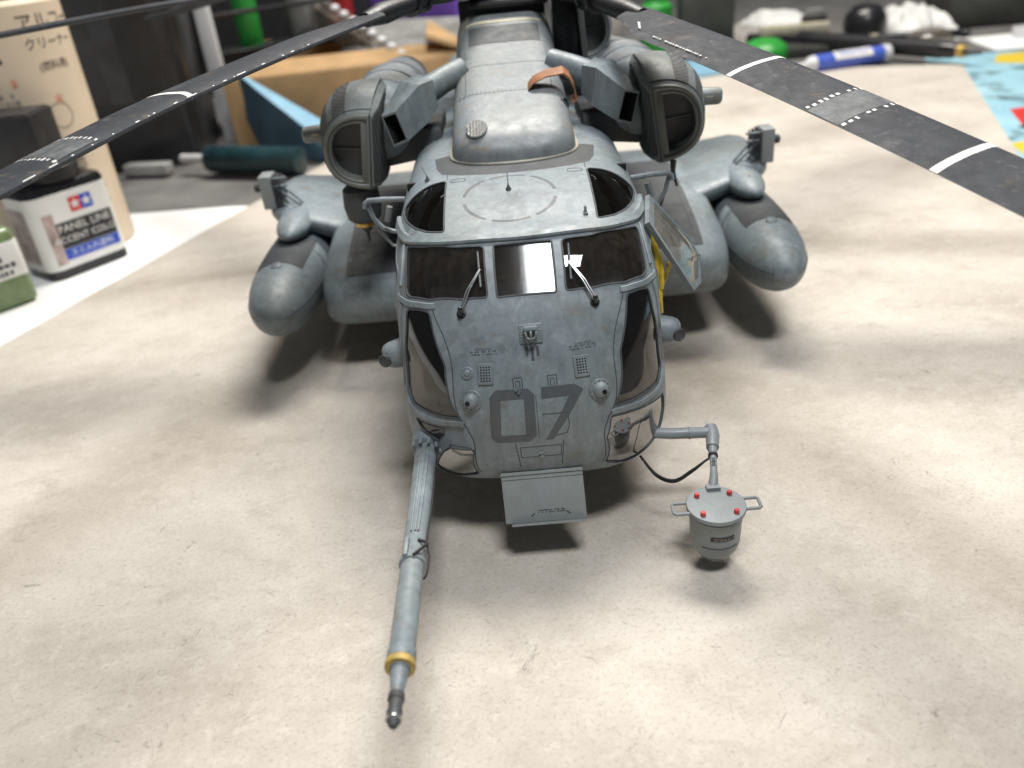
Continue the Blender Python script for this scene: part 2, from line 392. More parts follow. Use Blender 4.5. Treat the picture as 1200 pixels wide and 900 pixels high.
o = mv.build('backdrop_mat', 'mat_print', None, 20, merge=False)
tag(o, 'beige cloudy-printed backdrop mat under the model helicopter', 'mat'); o['kind'] = 'structure'

# ------------------------------------------------------------------ the model helicopter (modelled 0.5 cm above its wheels' ground line)
heli = thing('model_helicopter', 'grey scale-model heavy helicopter marked 07 standing on the beige mat', 'model helicopter', (0, 0, .5))

# window outlines on the hull (right-hand side; mirrored for the left)
WIN = {
 'eyebrow': [(1.63,4.86,6.48),(1.63,2.65,6.01),(2.02,2.86,5.98),(2.31,3.21,5.97),(2.54,3.75,5.96),(2.68,4.48,5.96),(2.54,4.6,6.14),(2.33,4.71,6.29),(2.02,4.84,6.42)],
 'windshield': [(.80,1.97,5.88),(.79,1.13,5.09),(1.32,1.19,5.06),(2.0,1.41,5.02),(2.44,1.76,4.98),(2.535,1.92,5.02),(2.53,2.22,5.32),(2.51,2.8,5.73),(2.08,2.43,5.82),(1.40,2.07,5.87)],
 'lower': [(2.02,1.28,4.82),(1.79,.63,3.9),(1.57,.23,2.83),(1.96,.42,2.80),(2.36,.75,2.80),(2.66,1.17,2.79),(2.77,1.5,2.98),(2.72,1.6,3.62),(2.61,1.57,4.3),(2.53,1.7,4.73)],
 'chin': [(1.51,.19,2.60),(1.40,.15,2.12),(1.35,.24,1.45),(1.74,.44,1.26),(2.05,.64,1.24),(2.42,.86,1.38),(2.65,1.1,1.56),(2.77,1.27,2.0),(2.75,1.27,2.42),(2.46,.83,2.48),(2.05,.46,2.54)],
 'side': [(2.88,2.55,5.35),(2.88,2.40,4.35),(2.95,4.5,4.35),(2.93,4.5,5.45)],
}
CEN = [(-.60,1.965,5.875),(.60,1.965,5.875),(.60,1.115,5.085),(-.60,1.115,5.085)]
def dom(ph): return (ph[0]*2.9, ph[1]*3.0)
def undom(u): return (u[0]/2.9, u[1]/3.0)
def wrap(ph): return (ph[0]+2*PI, ph[1]) if ph[0] < -PI/2 else ph
def outline(pts3, r=.10, step=.07, mirror=False):
    P = [Vector(dom(wrap(inv(*p)))) for p in pts3]
    if mirror: P = [Vector((PI*2.9-p.x, p.y)) for p in P]
    n = len(P); Q = []
    for i in range(n):
        a, b, c = P[i-1], P[i], P[(i+1) % n]; l1 = (a-b).length; l2 = (c-b).length; k = min(r, .45*l1, .45*l2)
        p0 = b+(a-b)/max(l1, 1e-6)*k; p1 = b+(c-b)/max(l2, 1e-6)*k
        for t in (0, .33, .67, 1): Q.append(p0*(1-t)**2+b*2*t*(1-t)+p1*t*t)
    out_ = []
    for i in range(len(Q)):
        a, b = Q[i], Q[(i+1) % len(Q)]; m_ = max(1, int((b-a).length/step))
        if (b-a).length < 1e-4: continue
        for k in range(m_): out_.append(a+(b-a)*(k/m_))
    return out_
regions = []     # (kind, material index or name, outline)
for side in (False, True):
    for k in ('eyebrow', 'windshield', 'lower', 'side'): regions.append(('win', k, outline(WIN[k], .10, .07, side), side))
regions.append(('win', 'chin', outline(WIN['chin'], .10, .07, False), False))
CHL = [(-1.93,.35,2.08),(-1.36,.14,2.10),(-1.34,.25,1.42),(-1.70,.42,1.26),(-2.05,.64,1.24),(-2.26,.72,1.40)]
CHU = [(-2.60,1.0,2.48),(-1.95,.39,2.54),(-1.97,.39,2.37),(-2.14,.48,2.19),(-2.45,.76,2.28)]
regions.append(('win', 'chin_low', outline(CHL, .06), True)); regions.append(('win', 'chin_high', outline(CHU, .05), True))
regions.append(('win', 'center', outline(CEN, .05), None))
Z = lambda L: [(x, front(x, z), z) for x, z in L]
RD = [(-2.0,7.0),(-1.9,5.75),(-1.75,5.3),(-1.3,5.06),(-.7,4.95),(0,4.92),(.7,4.95),(1.3,5.06),(1.75,5.3),(1.9,5.75),(2.0,7.0)]
regions.append(('paint', 3, outline([(x, min(y, 6.65), roof(x, min(y, 6.65))) for x, y in RD], .02), 'roof'))
for a0, a1 in ((-82, -32), (-24, 24), (32, 80), (98, 150), (158, 205), (213, 262)):
    A = [a0+(a1-a0)*k/10 for k in range(11)]
    pts = [(-.19+1.07*math.sin(rad(t)), 3.75-1.04*math.cos(rad(t))) for t in A]+[(-.19+.985*math.sin(rad(t)), 3.75-.955*math.cos(rad(t))) for t in reversed(A)]
    regions.append(('paint', 1, outline([(x, y, roof(x, y)) for x, y in pts], .004), 'ring'))

S0, S1 = .03, 2.62; NPH, NS = 128, 84
co = []; ed = []; fc = []
for j in range(NS+1):
    s = S0+(S1-S0)*(j/NS)**1.35
    for i in range(NPH+1): co.append(Vector(dom((-PI/2+2*PI*i/NPH, s))))
for kind, mi, ol, sd in regions:
    b0 = len(co); co += ol; fc.append(list(range(b0, b0+len(ol))))
cv, ce, cf, _, _, of = delaunay_2d_cdt(co, ed, fc, 0, 1e-6, True)
HP = [undom(p) for p in cv]; P3 = [Vector(hull(*p)) for p in HP]; N3 = [hull_n(*p) for p in HP]
keep = []; fmat = []; panes = {k: [] for k in range(len(regions))}
def pip(p, L):
    c_ = False; j = len(L)-1
    for i in range(len(L)):
        a, b = L[i], L[j]
        if (a.y > p.y) != (b.y > p.y) and p.x < (b.x-a.x)*(p.y-a.y)/(b.y-a.y)+a.x: c_ = not c_
        j = i
    return c_
RB = [(min(p.x for p in r_[2]), max(p.x for p in r_[2]), min(p.y for p in r_[2]), max(p.y for p in r_[2])) for r_ in regions]
for f in cf:
    ct = (Vector(cv[f[0]])+Vector(cv[f[1]])+Vector(cv[f[2]]))/3
    o_ = [k for k in range(len(regions)) if RB[k][0] < ct.x < RB[k][1] and RB[k][2] < ct.y < RB[k][3] and pip(ct, regions[k][2])]
    w = [k for k in o_ if regions[k][0] == 'win']; p_ = [k for k in o_ if regions[k][0] == 'paint']
    if w: panes[w[0]].append(f)
    else:
        keep.append(f); mi = 0
        if p_:
            mi = regions[p_[-1]][1]
            if any(regions[k][3] == '0i' for k in p_): mi = 0
        fmat.append(mi)
def shell(faces, o0, o1, m_out, m_in, m_rim, name, mats, parent, smooth=50):
    """closed thin shell from hull-domain triangles between two offsets along the hull normal"""
    b = MB(); ids = sorted({i for f in faces for i in f}); ix = {i: k for k, i in enumerate(ids)}
    n = len(ids); b.v = [tuple(P3[i]+N3[i]*o0) for i in ids]+[tuple(P3[i]+N3[i]*o1) for i in ids]
    cnt = {}
    for k, f in enumerate(faces):
        g = tuple(ix[i] for i in f); b.f.append(g); b.m.append(m_out[k] if isinstance(m_out, list) else m_out)
        b.f.append(tuple(i+n for i in reversed(g))); b.m.append(m_in)
        for a, c in zip(g, g[1:]+g[:1]): cnt[(a, c)] = 1
    for (a, c) in cnt:
        if (c, a) not in cnt: b.f.append((c, a, a+n, c+n)); b.m.append(m_rim)
    me = bpy.data.meshes.new(name); me.from_pydata(b.v, [], b.f)
    for k in mats: me.materials.append(MATS[k])
    me.polygons.foreach_set('material_index', b.m); me.polygons.foreach_set('use_smooth', [True]*len(b.f)); me.set_sharp_from_angle(angle=rad(smooth)); me.update()
    return link(name, me, parent)
fus = shell(keep, 0, -.09, fmat, 2, 0, 'fuselage', ['hull_paint', 'number_paint', 'interior_black', 'dark_grey_paint'], heli)
# aft body, tail and nose cap belong to the fuselage
ab = MB(); secs = []
for s in [S1+(6.5-S1)*k/26 for k in range(27)]: secs.append([hull(-PI/2+2*PI*i/96, s) for i in range(96)])
ab.loft(secs, True, True)
fin = [(0, 38, 6.2), (0, 43.5, 6.0), (0, 46.5, 13.0), (0, 44.0, 13.2)]
ab.prism([(x-.25, y, z) for x, y, z in fin], (.5, 0, 0)); ab.box((-2.2, 44.8, 12.2), (5.2, 2.0, .3))
ab.build('aft_fuselage', 'hull_paint', fus)
g = MB(); g.add([hull(2*PI*i/64, S0) for i in range(64)], [tuple(range(64))]); g.build('nose_cap', 'hull_paint', fus)
# panes
NM = {'eyebrow': ('eyebrow_window', 'eyebrow_clear'), 'windshield': ('windshield_pane', 'window_clear'), 'lower': ('nose_window', 'nose_clear'), 'chin': ('chin_window', 'chin_clear'),
      'chin_low': ('chin_window', 'chin_clear'), 'chin_high': ('chin_window', 'nose_clear'), 'center': ('windshield_pane', 'centre_clear'), 'side': ('side_window', 'window_clear')}
for k, (kind, nm, ol, sd) in enumerate(regions):
    if kind != 'win': continue
    ring = [undom(p) for p in ol]; ring.append(ring[0])
    g = MB(); g.strip([hull(*p) for p in ring], [hull_n(*p) for p in ring], .026 if 'chin' in nm else .04, .014); g.build('window_gasket', 'line_wash' if nm != 'side' else 'hull_paint', fus)
    if nm == 'side' and sd is False: continue            # this one is swung open
    if nm == 'center':                                   # a flat pane, as glazed
        c0 = sum((Vector(p) for p in CEN), Vector())/4; nn = (Vector(CEN[1])-Vector(CEN[0])).cross(Vector(CEN[3])-Vector(CEN[0])).normalized()
        if nn.z < 0: nn.negate()
        g = MB(); q4 = [Vector(p)-nn*.03+(Vector(p)-c0)*.03 for p in CEN]; g.prism(q4, nn*-.03); g.build(NM[nm][0], NM[nm][1], fus, 20); continue
    shell(panes[k], -.02, -.045, 0, 0, 0, NM[nm][0], [NM[nm][1]], fus, 60)
def decal(name, polys, holes, mat_, parent, off=.004):
    """flat print in the nose's front (x, z) plane, laid on the curved hull"""
    V = []; F = []
    for L in polys+holes:
        b = len(V)
        for i in range(len(L)):
            a = Vector(L[i]); c = Vector(L[(i+1) % len(L)]); m_ = max(1, int((c-a).length/.06)); V += [a+(c-a)*(k/m_) for k in range(m_)]
        F.append(list(range(b, len(V))))
    xs = [p.x for p in V]; zs = [p.y for p in V]; x = min(xs)
    while x < max(xs):
        z = min(zs)
        while z < max(zs): V.append(Vector((x, z))); z += .06
        x += .06
    v_, e_, f_, _, _, _ = delaunay_2d_cdt(V, [], F, 0, 1e-6, False); g = MB()
    ok = [f for f in f_ if (lambda c: any(pip(c, [Vector(q) for q in L]) for L in polys) and not any(pip(c, [Vector(q) for q in L]) for L in holes))((Vector(v_[f[0]])+Vector(v_[f[1]])+Vector(v_[f[2]]))/3)]
    g.add([at_front(p[0], p[1], off) for p in v_], ok); return g.build(name, mat_, parent, 60)
decal('painted_digit', [[(-.94,3.31),(-.80,3.45),(-.16,3.45),(-.03,3.32),(-.05,2.42),(-.19,2.29),(-.87,2.29),(-.99,2.40)]], [[(-.725,3.245),(-.245,3.245),(-.265,2.465),(-.77,2.465)]], 'number_paint', fus)['label'] = 'dark grey painted digit 0 on the nose'
decal('painted_digit', [[(.12,3.45),(.80,3.45),(.975,3.33),(.29,2.29),(.125,2.29),(.67,3.23),(.11,3.22)]], [], 'number_paint', fus)['label'] = 'dark grey painted digit 7 on the nose'
def hull_path(pts, step=.1):
    D = [Vector(dom(wrap(inv(*p)))) for p in pts]
    # Catmull-Rom through the hull-domain points
    out_ = []
    for i in range(len(D)-1):
        p0, p1, p2, p3 = D[max(i-1, 0)], D[i], D[i+1], D[min(i+2, len(D)-1)]; m_ = max(2, int((p2-p1).length/step))
        for k in range(m_):
            t = k/m_; out_.append(.5*((2*p1)+(p2-p0)*t+(2*p0-5*p1+4*p2-p3)*t*t+(3*p1-p0-3*p2+p3)*t**3))
    out_.append(D[-1]); return [undom(p) for p in out_]
def band(name, pts, w, h, mat_, parent, off=0):
    q = hull_path(pts); return MB().strip([hull(*p) for p in q], [hull_n(*p) for p in q], w, h, off).build(name, mat_, parent)
BR = [(-2.86,4.7,5.72),(-2.70,3.67,5.8),(-2.59,3.3,5.79),(-2.36,2.83,5.82),(-1.6,2.3,5.92),(-.67,2.13,5.95),(.6,2.13,5.95),(1.62,2.32,5.92),(2.34,2.86,5.84),(2.59,3.36,5.81),(2.70,3.8,5.80),(2.86,4.7,5.72)]
band('brow_rail', BR, .20, .085, 'hull_paint', fus)
for sg in (-1, 1):
    mx = lambda L: [(sg*x, y, z) for x, y, z in L]
    band('window_frame', mx([(2.80,2.25,4.86),(2.66,1.98,4.86),(2.45,1.67,4.88),(2.05,1.36,4.92),(1.90,1.29,4.95)]), .13, .035, 'hull_paint', fus)
    band('window_frame', mx([(2.86,1.85,2.92),(2.77,1.4,2.73),(2.67,1.15,2.65),(2.37,.74,2.65),(2.0,.43,2.67),(1.53,.2,2.71)]), .13, .035, 'hull_paint', fus)
    band('window_frame', mx([(2.66,1.98,4.75),(2.76,1.92,4.1),(2.83,1.88,3.5),(2.86,1.84,2.95)]), .16, .03, 'hull_paint', fus)
    band('window_frame', mx([(2.64,2.2,5.05),(2.62,2.55,5.45),(2.60,2.95,5.72)]), .11, .045, 'hull_paint', fus)
    band('panel_line', mx([(1.95,1.28,4.88),(1.65,.51,3.75),(1.36,.14,2.38),(1.28,.22,1.49)]), .022, .007, 'line_wash', fus)
    band('panel_line', mx([(1.62,4.9,6.49),(1.62,5.3,6.53)]), .02, .006, 'line_wash', fus)
    q = [(sg*1.2, 4.7), (sg*1.5, 4.7), (sg*1.5, 4.85), (sg*1.2, 4.85), (sg*1.2, 4.7)]
    band('panel_line', [(x, y, roof(x, y)) for x, y in q], .02, .006, 'line_wash', fus)
def zline(L, w=.018):
    D = []
    for a, c in zip(L, L[1:]):
        m_ = max(1, int(math.hypot(c[0]-a[0], c[1]-a[1])/.06)); D += [(a[0]+(c[0]-a[0])*k/m_, a[1]+(c[1]-a[1])*k/m_) for k in range(m_)]
    D.append(L[-1]); MB().strip([at_front(*p) for p in D], [hull_n(*fr(*p)) for p in D], w, .006).build('panel_line', 'line_wash', fus)
def _zl(L, w=.018): band('panel_line', [(x, front(x, z), z) for x, z in L], w, .006, 'line_wash', fus)
zline([(-.50,2.25),(-.46,1.85),(-.44,1.6)]); zline([(.50,2.25),(.46,1.85),(.44,1.6)])
for L in ([(-.41,2.14),(.45,2.14)], [(.45,2.14),(.43,1.87)], [(.43,1.87),(-.40,1.87)], [(-.40,1.87),(-.41,2.14)]): zline(L)
zline([(.10,2.9),(.62,2.9),(.64,2.6),(.58,2.42),(.3,2.38)]); zline([(0,3.3),(0,2.9),(0,2.35)], .012)
zline([(-1.9,2.16),(-1.45,2.14),(-1.38,1.98)]); zline([(-1.9,2.16),(-1.85,2.0),(-1.7,1.92),(-1.42,1.93)])
for x0 in (-.34, .36):
    zline([(x0-.09,3.47),(x0-.09,3.66),(x0+.09,3.66),(x0+.09,3.47)], .02); zline([(x0-.04,3.47),(x0-.04,3.6),(x0+.04,3.6),(x0+.04,3.47)], .016)
def microprint(w, h, rows, seed, gap=1.0):
    """print too fine to read: rows of tiny dashes in a local (x, y) frame"""
    rg = random.Random(seed); vs = []; fs = []; rh = h/rows
    for k in range(rows):
        x = -w/2*rg.uniform(.8, 1); xe = w/2*rg.uniform(.8, 1); y = h/2-rh*(k+.5)
        while x < xe:
            l = rg.uniform(.2, .7)*rh; a = rh*rg.uniform(.22, .34); b = len(vs)
            vs += [(x, y-a, 0), (x+l, y-a, 0), (x+l, y+a, 0), (x, y+a, 0)]; fs.append((b, b+1, b+2, b+3)); x += l+rh*gap*(rg.uniform(.12, .35) if rg.random() < .85 else 1.0)
    return vs, fs
# nose lamps, vents, knob, tow bracket
def local(p, off=0):
    q, n, r, u = frame_at(p); return q+n*off, n, r, u
for sg in (-1, 1):
    q, n, r, u = local((sg*1.28, .23, 3.24))
    g = MB(); g.lathe(q, n, [(-.05, .225), (.015, .23), (.03, .215), (.035, .17), (.07, .155), (.13, .12), (.165, .07), (.17, 0)], 32)
    lamp = g.build('nose_lamp', 'hull_paint', heli)
    MB().lathe(q+n*.158+r*.035*sg-u*.03, n, [(-.03, .05), (.02, .05), (.021, 0)], 16).build('lamp_hole', 'gloss_black', lamp)
    g = MB()
    for k in range(12):
        a = 2*PI*k/12; g.lathe(q+n*.03+(r*math.cos(a)+u*math.sin(a))*.195, n, [(0, .017), (.014, .014), (.018, 0)], 6)
    g.build('bolt_ring', 'rivet_grey', lamp)
    q, n, r, u = local((sg*.965, .355, 3.76)); R = Matrix((r, u, n)).transposed()
    v_ = MB().box(q+n*.012, (.32, .43, .035), R).build('vent_panel', 'hull_paint', heli, 35, .012)
    g = MB()
    for i in range(4):
        for j in range(6): g.box(q+n*.0285+r*(-.085+.0567*i)+u*(-.14+.056*j), (.032, .032, .006), R)
    g.build('vent_holes', 'gloss_black', v_, None); v_.children[0]['kind'] = 'stuff'
    g = MB()
    for i in range(7):
        for t_ in (-1, 1): g.sphere(q+n*.03+r*(-.135+.045*i)+u*.20*t_, .014, 6)
    for j in range(8):
        for t_ in (-1, 1): g.sphere(q+n*.03+u*(-.175+.05*j)+r*.142*t_, .014, 6)
    g.build('rivets', 'rivet_grey', v_)['kind'] = 'stuff'
    # printed warning over each vent
    x0, z0 = (-.97, 4.17) if sg < 0 else (1.03, 4.13)
    for (vs, fs), dz in ((text_geo('WARNING', .07), .045), (microprint(.60, .10, 2, 5), -.022)):
        g = MB(); g.add([at_front(x0+x, z0+dz+y+.02*x, .004) for x, y, _ in vs], fs); g.build('warning_text', 'line_wash', fus, None)
q, n, r, u = local((-1.34, .43, 3.79))
g = MB(); g.lathe(q, n, [(-.02, .135), (.02, .135), (.03, .12), (.03, .07), (.045, .06), (.06, .03), (.06, 0)], 24); kb = g.build('nose_knob', 'hull_paint', heli)
g = MB()
for k in range(10):
    a = 2*PI*k/10; g.sphere(q+n*.032+(r*math.cos(a)+u*math.sin(a))*.10, .018, 6)
g.build('bolt_ring', 'rivet_grey', kb)
q, n, r, u = local((.01, .66, 4.42)); R = Matrix((r, u, n)).transposed()
tb = MB().box(q+n*.015, (.46, .40, .04), R).build('tow_bracket', 'rivet_grey', heli, 35, .014)
g = MB()
for i in range(8):
    for t_ in (-1, 1): g.sphere(q+n*.037+r*(-.196+.056*i)+u*.165*t_, .018, 6)
for j in range(5):
    for t_ in (-1, 1): g.sphere(q+n*.037+u*(-.11+.055*j)+r*.196*t_, .018, 6)
g.build('rivets', 'hull_paint', tb)['kind'] = 'stuff'
g = MB(); g.box(q+n*.13+u*.085, (.28, .10, .20), R); g.build('hood', 'hull_paint', tb, 35, .025)
g = MB()
for k in (-1, 0, 1): g.tube(curve([q+n*.05+r*.11*k+u*.05, q+n*.22+r*.11*k+u*.01, q+n*.22+r*.09*k-u*.10, q+n*.06+r*.09*k-u*.15], 5), .024, 8)
g.tube(curve([q+n*.22-r*.115+u*.03, q+n*.225-r*.09-u*.09, q+n*.225-u*.13, q+n*.225+r*.09-u*.09, q+n*.22+r*.115+u*.03], 5), .024, 8); g.build('hook', 'rivet_grey', tb)
g = MB()
for k, L_ in ((-.11, .16), (0, .26), (.11, .18)): g.strip([at_front(.01+k, z) for z in (4.21, 4.21-L_*.5, 4.21-L_)], [hull_n(*fr(.01+k, z)) for z in (4.21, 4.21-L_*.5, 4.21-L_)], .055, .004)
g.build('oil_streaks', 'line_wash', tb)
# latch between the hatch lines
q, n, r, u = local((.02, .03, 1.98)); R = Matrix((r, u, n)).transposed()
g = MB(); g.box(q+n*.02+u*.05, (.085, .03, .04), R); g.box(q+n*.02, (.035, .09, .03), R); g.box(q+n*.02-u*.05, (.085, .03, .04), R); g.build('latch', 'plate_paint', heli, 35, .006)
# broken photo-etch blob on the 0
g = MB()
for k in range(7): g.box(at_front(-.33+random.uniform(-.06, .06), 3.42+random.uniform(-.05, .06), .03), (.05, .05, .025), Matrix.Rotation(random.uniform(0, 3), 3, 'Y'))
g.build('clasp', 'rivet_grey', heli, 35, .006)
# antennas
for (x, y), h, tilt in (((-.2, 4.05), .42, (0, -.05)), ((-2.1, 5.2), .34, (-.12, .1))):
    z = roof(x, y); g = MB(); g.lathe((x, y, z-.02), (0, 0, 1), [(0, .07), (.05, .065), (.10, .03), (.14, .02)], 12)
    g.tube([(x, y, z+.1), (x+tilt[0], y+tilt[1], z+h)], [.014, .009], 8); g.build('antenna', 'steel', heli)
x, y = 1.4, 2.85; z = roof(x, y); g = MB(); g.box((x, y, z+.07), (.05, .12, .18)); g.box((x, y, z), (.10, .18, .05)); g.build('antenna', 'hull_paint', heli, 35, .012)
# side lamps (cones)
for sg in (-1, 1):
    q = Vector((sg*2.86, 2.35, 3.42)); d = Vector((sg, -.28, -.05)).normalized()
    g = MB(); g.lathe(q-d*.12, d, [(0, .36), (.14, .36), (.16, .33), (.42, .30), (.54, .25), (.60, .16), (.61, 0)], 28); cl = g.build('side_lamp', 'hull_paint', heli)
    qq = q+d*.36+Vector((sg*.05, -.22, .0)); dd = Vector((sg*.45, -.88, .05)).normalized()
    MB().lathe(qq, dd, [(0, .15), (.05, .15), (.06, .12), (.04, .10), (.04, 0)], 20).build('lamp_lens', 'dark_grey_paint', cl)
# wipers
for sg in (-1, 1):
    b0 = at_front(sg*1.385, 4.88, .05); tip = Vector((sg*.90, 1.53, 5.53)); tn = hull_n(*inv(*tip)); tip = Vector(hull(*inv(*tip)))+tn*.07
    wp = bpy.data.objects.new('wiper', None); COL.objects.link(wp); wp.parent = heli; wp.empty_display_size = .1
    q, n, r, u = local(tuple(b0)); g = MB(); g.lathe(q-n*.01, n, [(0, .10), (.03, .10), (.04, .06), (.13, .055), (.15, .03), (.15, 0)], 16); g.sphere(q+n*.11+u*.07, .06, 10); g.build('wiper_motor', 'matt_black', wp)
    mid = Vector((sg*1.15, 1.27, 5.22)); mid = Vector(hull(*inv(*mid)))+hull_n(*inv(*mid))*.13
    sd_ = Vector((1, 0, 0))*.025; g = MB()
    for t_ in (-1, 1): g.tube([q+n*.12+sd_*t_, mid+sd_*t_, tip+sd_*t_*.4], .017, 8)
    g.build('wiper_arm', 'steel', wp)
    a = Vector(hull(*inv(sg*.92, 1.85, 5.77)))+tn*.05; c_ = Vector(hull(*inv(sg*.90, 1.28, 5.22)))+tn*.05
    g = MB(); g.tube([a, (a+c_)/2+tn*.01, c_], .022, 8); g.tube([a+tn*.02, c_+tn*.02], .012, 6); g.build('wiper_blade', 'rivet_grey', wp)
# cockpit interior
g = MB(); g.box((0, 5.6, 3.7), (5.3, .1, 5.2)); g.box((0, 3.6, 1.55), (5.0, 4.4, .08)); g.build('cockpit_bulkhead', 'interior_black', heli)
g = MB(); g.box((0, 2.15, 4.45), (3.9, .5, .75)); g.box((0, 1.9, 4.88), (4.1, .9, .12)); g.box((0, 2.9, 2.6), (.9, 2.2, 1.9)); g.build('instrument_panel', 'interior_grey', heli, 35, .05)
for sg in (-1, 1):
    st = bpy.data.objects.new('pilot_seat', None); COL.objects.link(st); st.parent = heli
    MB().box((sg*1.35, 3.7, 3.0), (1.15, 1.2, .35)).build('cushion', 'interior_grey', st, 35, .1)
    MB().box((sg*1.35, 4.3, 4.1), (1.15, .3, 2.0), Matrix.Rotation(-.15, 3, 'X')).build('seat_back', 'interior_grey', st, 35, .1)
    MB().box((sg*1.35, 4.5, 5.2), (.6, .25, .4)).build('headrest', 'interior_grey', st, 35, .08)
    MB().box((sg*1.35, 3.7, 2.2), (.7, .9, 1.3)).build('seat_base', 'interior_black', st, 35, .05)
    g = MB(); g.tube([(sg*1.2, 2.3, 2.3), (sg*1.2, 2.0, 2.55)], .05, 8); g.box((sg*1.0, 1.75, 2.6), (.3, .08, .45)); g.box((sg*1.5, 1.75, 2.6), (.3, .08, .45)); g.build('pedals', 'interior_grey', st, 35, .02)
g = MB(); g.tube(curve([(2.80, 3.2, 5.3), (2.93, 3.15, 5.0), (2.95, 3.1, 4.6), (3.02, 3.12, 4.3), (3.0, 3.0, 3.9), (3.03, 3.05, 3.5)]), .075, 8); g.tube(curve([(2.93, 3.2, 5.1), (3.06, 3.1, 4.6), (3.05, 3.0, 4.1)]), .055, 8); g.build('yellow_harness', 'yellow_paint', heli)
# swung-open side window on the right
ow = bpy.data.objects.new('open_window', None); COL.objects.link(ow); ow.parent = heli
Q = [Vector(p) for p in ((2.66, 2.85, 5.72), (2.90, 4.3, 5.86), (3.85, 4.35, 4.72), (4.12, 4.3, 4.20), (4.08, 4.05, 3.66), (3.70, 3.05, 3.93))]
cn = sum(Q, Vector())/6; on = (Q[2]-Q[0]).cross(Q[5]-Q[0]).normalized()
if on.x < 0: on.negate()
g = MB(); k = len(Q); inn = [p+(cn-p)*.15 for p in Q]
g.loft([[a, a+on*.11, b+on*.11, b] for a, b in zip(Q+[Q[0]], inn+[inn[0]])], True, False); g.build('sash', 'hull_paint', ow, 30)
g = MB(); bul = [p+on*.10 for p in inn]; b2 = [p+(cn-p)*.25+on*.16 for p in inn]; b3 = [p+(cn-p)*.6+on*.20 for p in inn]
g.loft([inn, bul, b2, b3], True, False); g.add(b3, [tuple(range(k))]); g.build('bubble_pane', 'open_window_clear', ow, 60)
g = MB(); g.tube([Vector((3.30, 3.35, 4.52)), Vector((2.84, 3.0, 3.62))], [.06, .05], 10); g.sphere((3.30, 3.35, 4.52), .085, 10); g.build('strut', 'amber_clear', ow)
g = MB(); g.box(cn+on*.2+Vector((.25, .1, -.35)), (.09, .05, .09)); g.tube([cn+on*.2+Vector((.18, .1, -.38)), cn+on*.26+Vector((.34, .1, -.30))], .02, 6); g.build('catch', 'steel', ow)

# ------------------------------------------------------------------ hanging hatch plate under the nose
hp = bpy.data.objects.new('nose_hatch', None); COL.objects.link(hp); hp.parent = heli
T0, B0 = Vector((-.02, .13, 1.44)), Vector((0, -.36, .46)); dn = (B0-T0).normalized(); L_ = (B0-T0).length; xn = Vector((1, 0, 0)); on = dn.cross(xn).normalized()
if on.y > 0: on.negate()
R = Matrix((xn, -dn, on)).transposed()
MB().box((T0+B0)/2, (1.74, L_, .05), R).build('panel', 'plate_paint', hp, 35, .012)
MB().box(T0+dn*.04+on*.02, (1.76, .05, .07), R).build('lip', 'plate_paint', hp, 35, .012); MB().box(T0+dn*.14+on*.03, (1.75, .025, .03), R).build('rib', 'plate_paint', hp, 35, .008)
MB().box(B0+on*.10+dn*.02+xn*.06, (1.60, .03, .20), R).build('lip', 'plate_paint', hp, 35, .01)
vs, fs = microprint(.62, .09, 2, 3); g = MB(); g.add([(T0+B0)/2+dn*(.33)+on*.029+xn*(x+.12)-dn*y for x, y, _ in vs], fs)
g.box((T0+B0)/2+dn*.39+on*.03-xn*.27, (.10, .02, .004), R @ Matrix.Rotation(.7, 3, 'Z')); g.box((T0+B0)/2+dn*.39+on*.03+xn*.49, (.10, .02, .004), R @ Matrix.Rotation(-.7, 3, 'Z')); g.build('stencil', 'black_print', hp, None)
g = MB()
for sg in (-1, 1): g.tube([(sg*.6, .35, 1.3), T0+xn*.6*sg+on*-.02], .05, 8)
g.build('hinge', 'dark_grey_paint', hp)

# ------------------------------------------------------------------ refuelling probe
pr = bpy.data.objects.new('refuelling_probe', None); COL.objects.link(pr); pr.parent = heli
px, pz = -2.46, 1.86
g = MB(); g.lathe((px, 3.2, pz+.05), (0, -1, 0), [(0, .05), (.6, .22), (1.5, .31), (2.35, .33), (2.6, .31), (2.62, .24), (2.62, 0)], 28); g.build('root_fairing', 'hull_paint', pr)
g = MB(); g.lathe((px, .6, pz), (0, -1, 0), [(0, .235), (1.2, .225), (3.45, .215), (3.5, .245), (3.6, .245), (3.62, .21), (5.55, .215), (5.6, .235), (5.78, .235), (5.8, .20), (5.95, .15), (6.35, .105), (6.4, .10)], 28); g.build('boom', 'hull_paint', pr)
MB().lathe((px, -5.19, pz), (0, -1, 0), [(0, .236), (.02, .245), (.10, .245), (.12, .236)], 28).build('yellow_band', 'ochre_paint', pr)
g = MB(); g.lathe((px, -5.78, pz), (0, -1, 0), [(0, .10), (.02, .125), (.12, .13), (.14, .11), (.30, .105), (.32, .12), (.42, .12), (.5, .10), (.58, .06), (.60, 0)], 24); g.build('nozzle', 'dark_grey_paint', pr)
MB().lathe((px, -6.2, pz), (0, -1, 0), [(0, .122), (.02, .126), (.05, .126), (.06, .11)], 24).build('nozzle_ring', 'steel', pr)
g = MB()
for dx in (-.06, .03, .10): g.tube([(px+dx, .5, pz+.232), (px+dx, -1.2, pz+.222), (px+dx*.8, -2.3, pz+.222)], .022, 6)
g.build('pipes', 'hull_paint', pr)
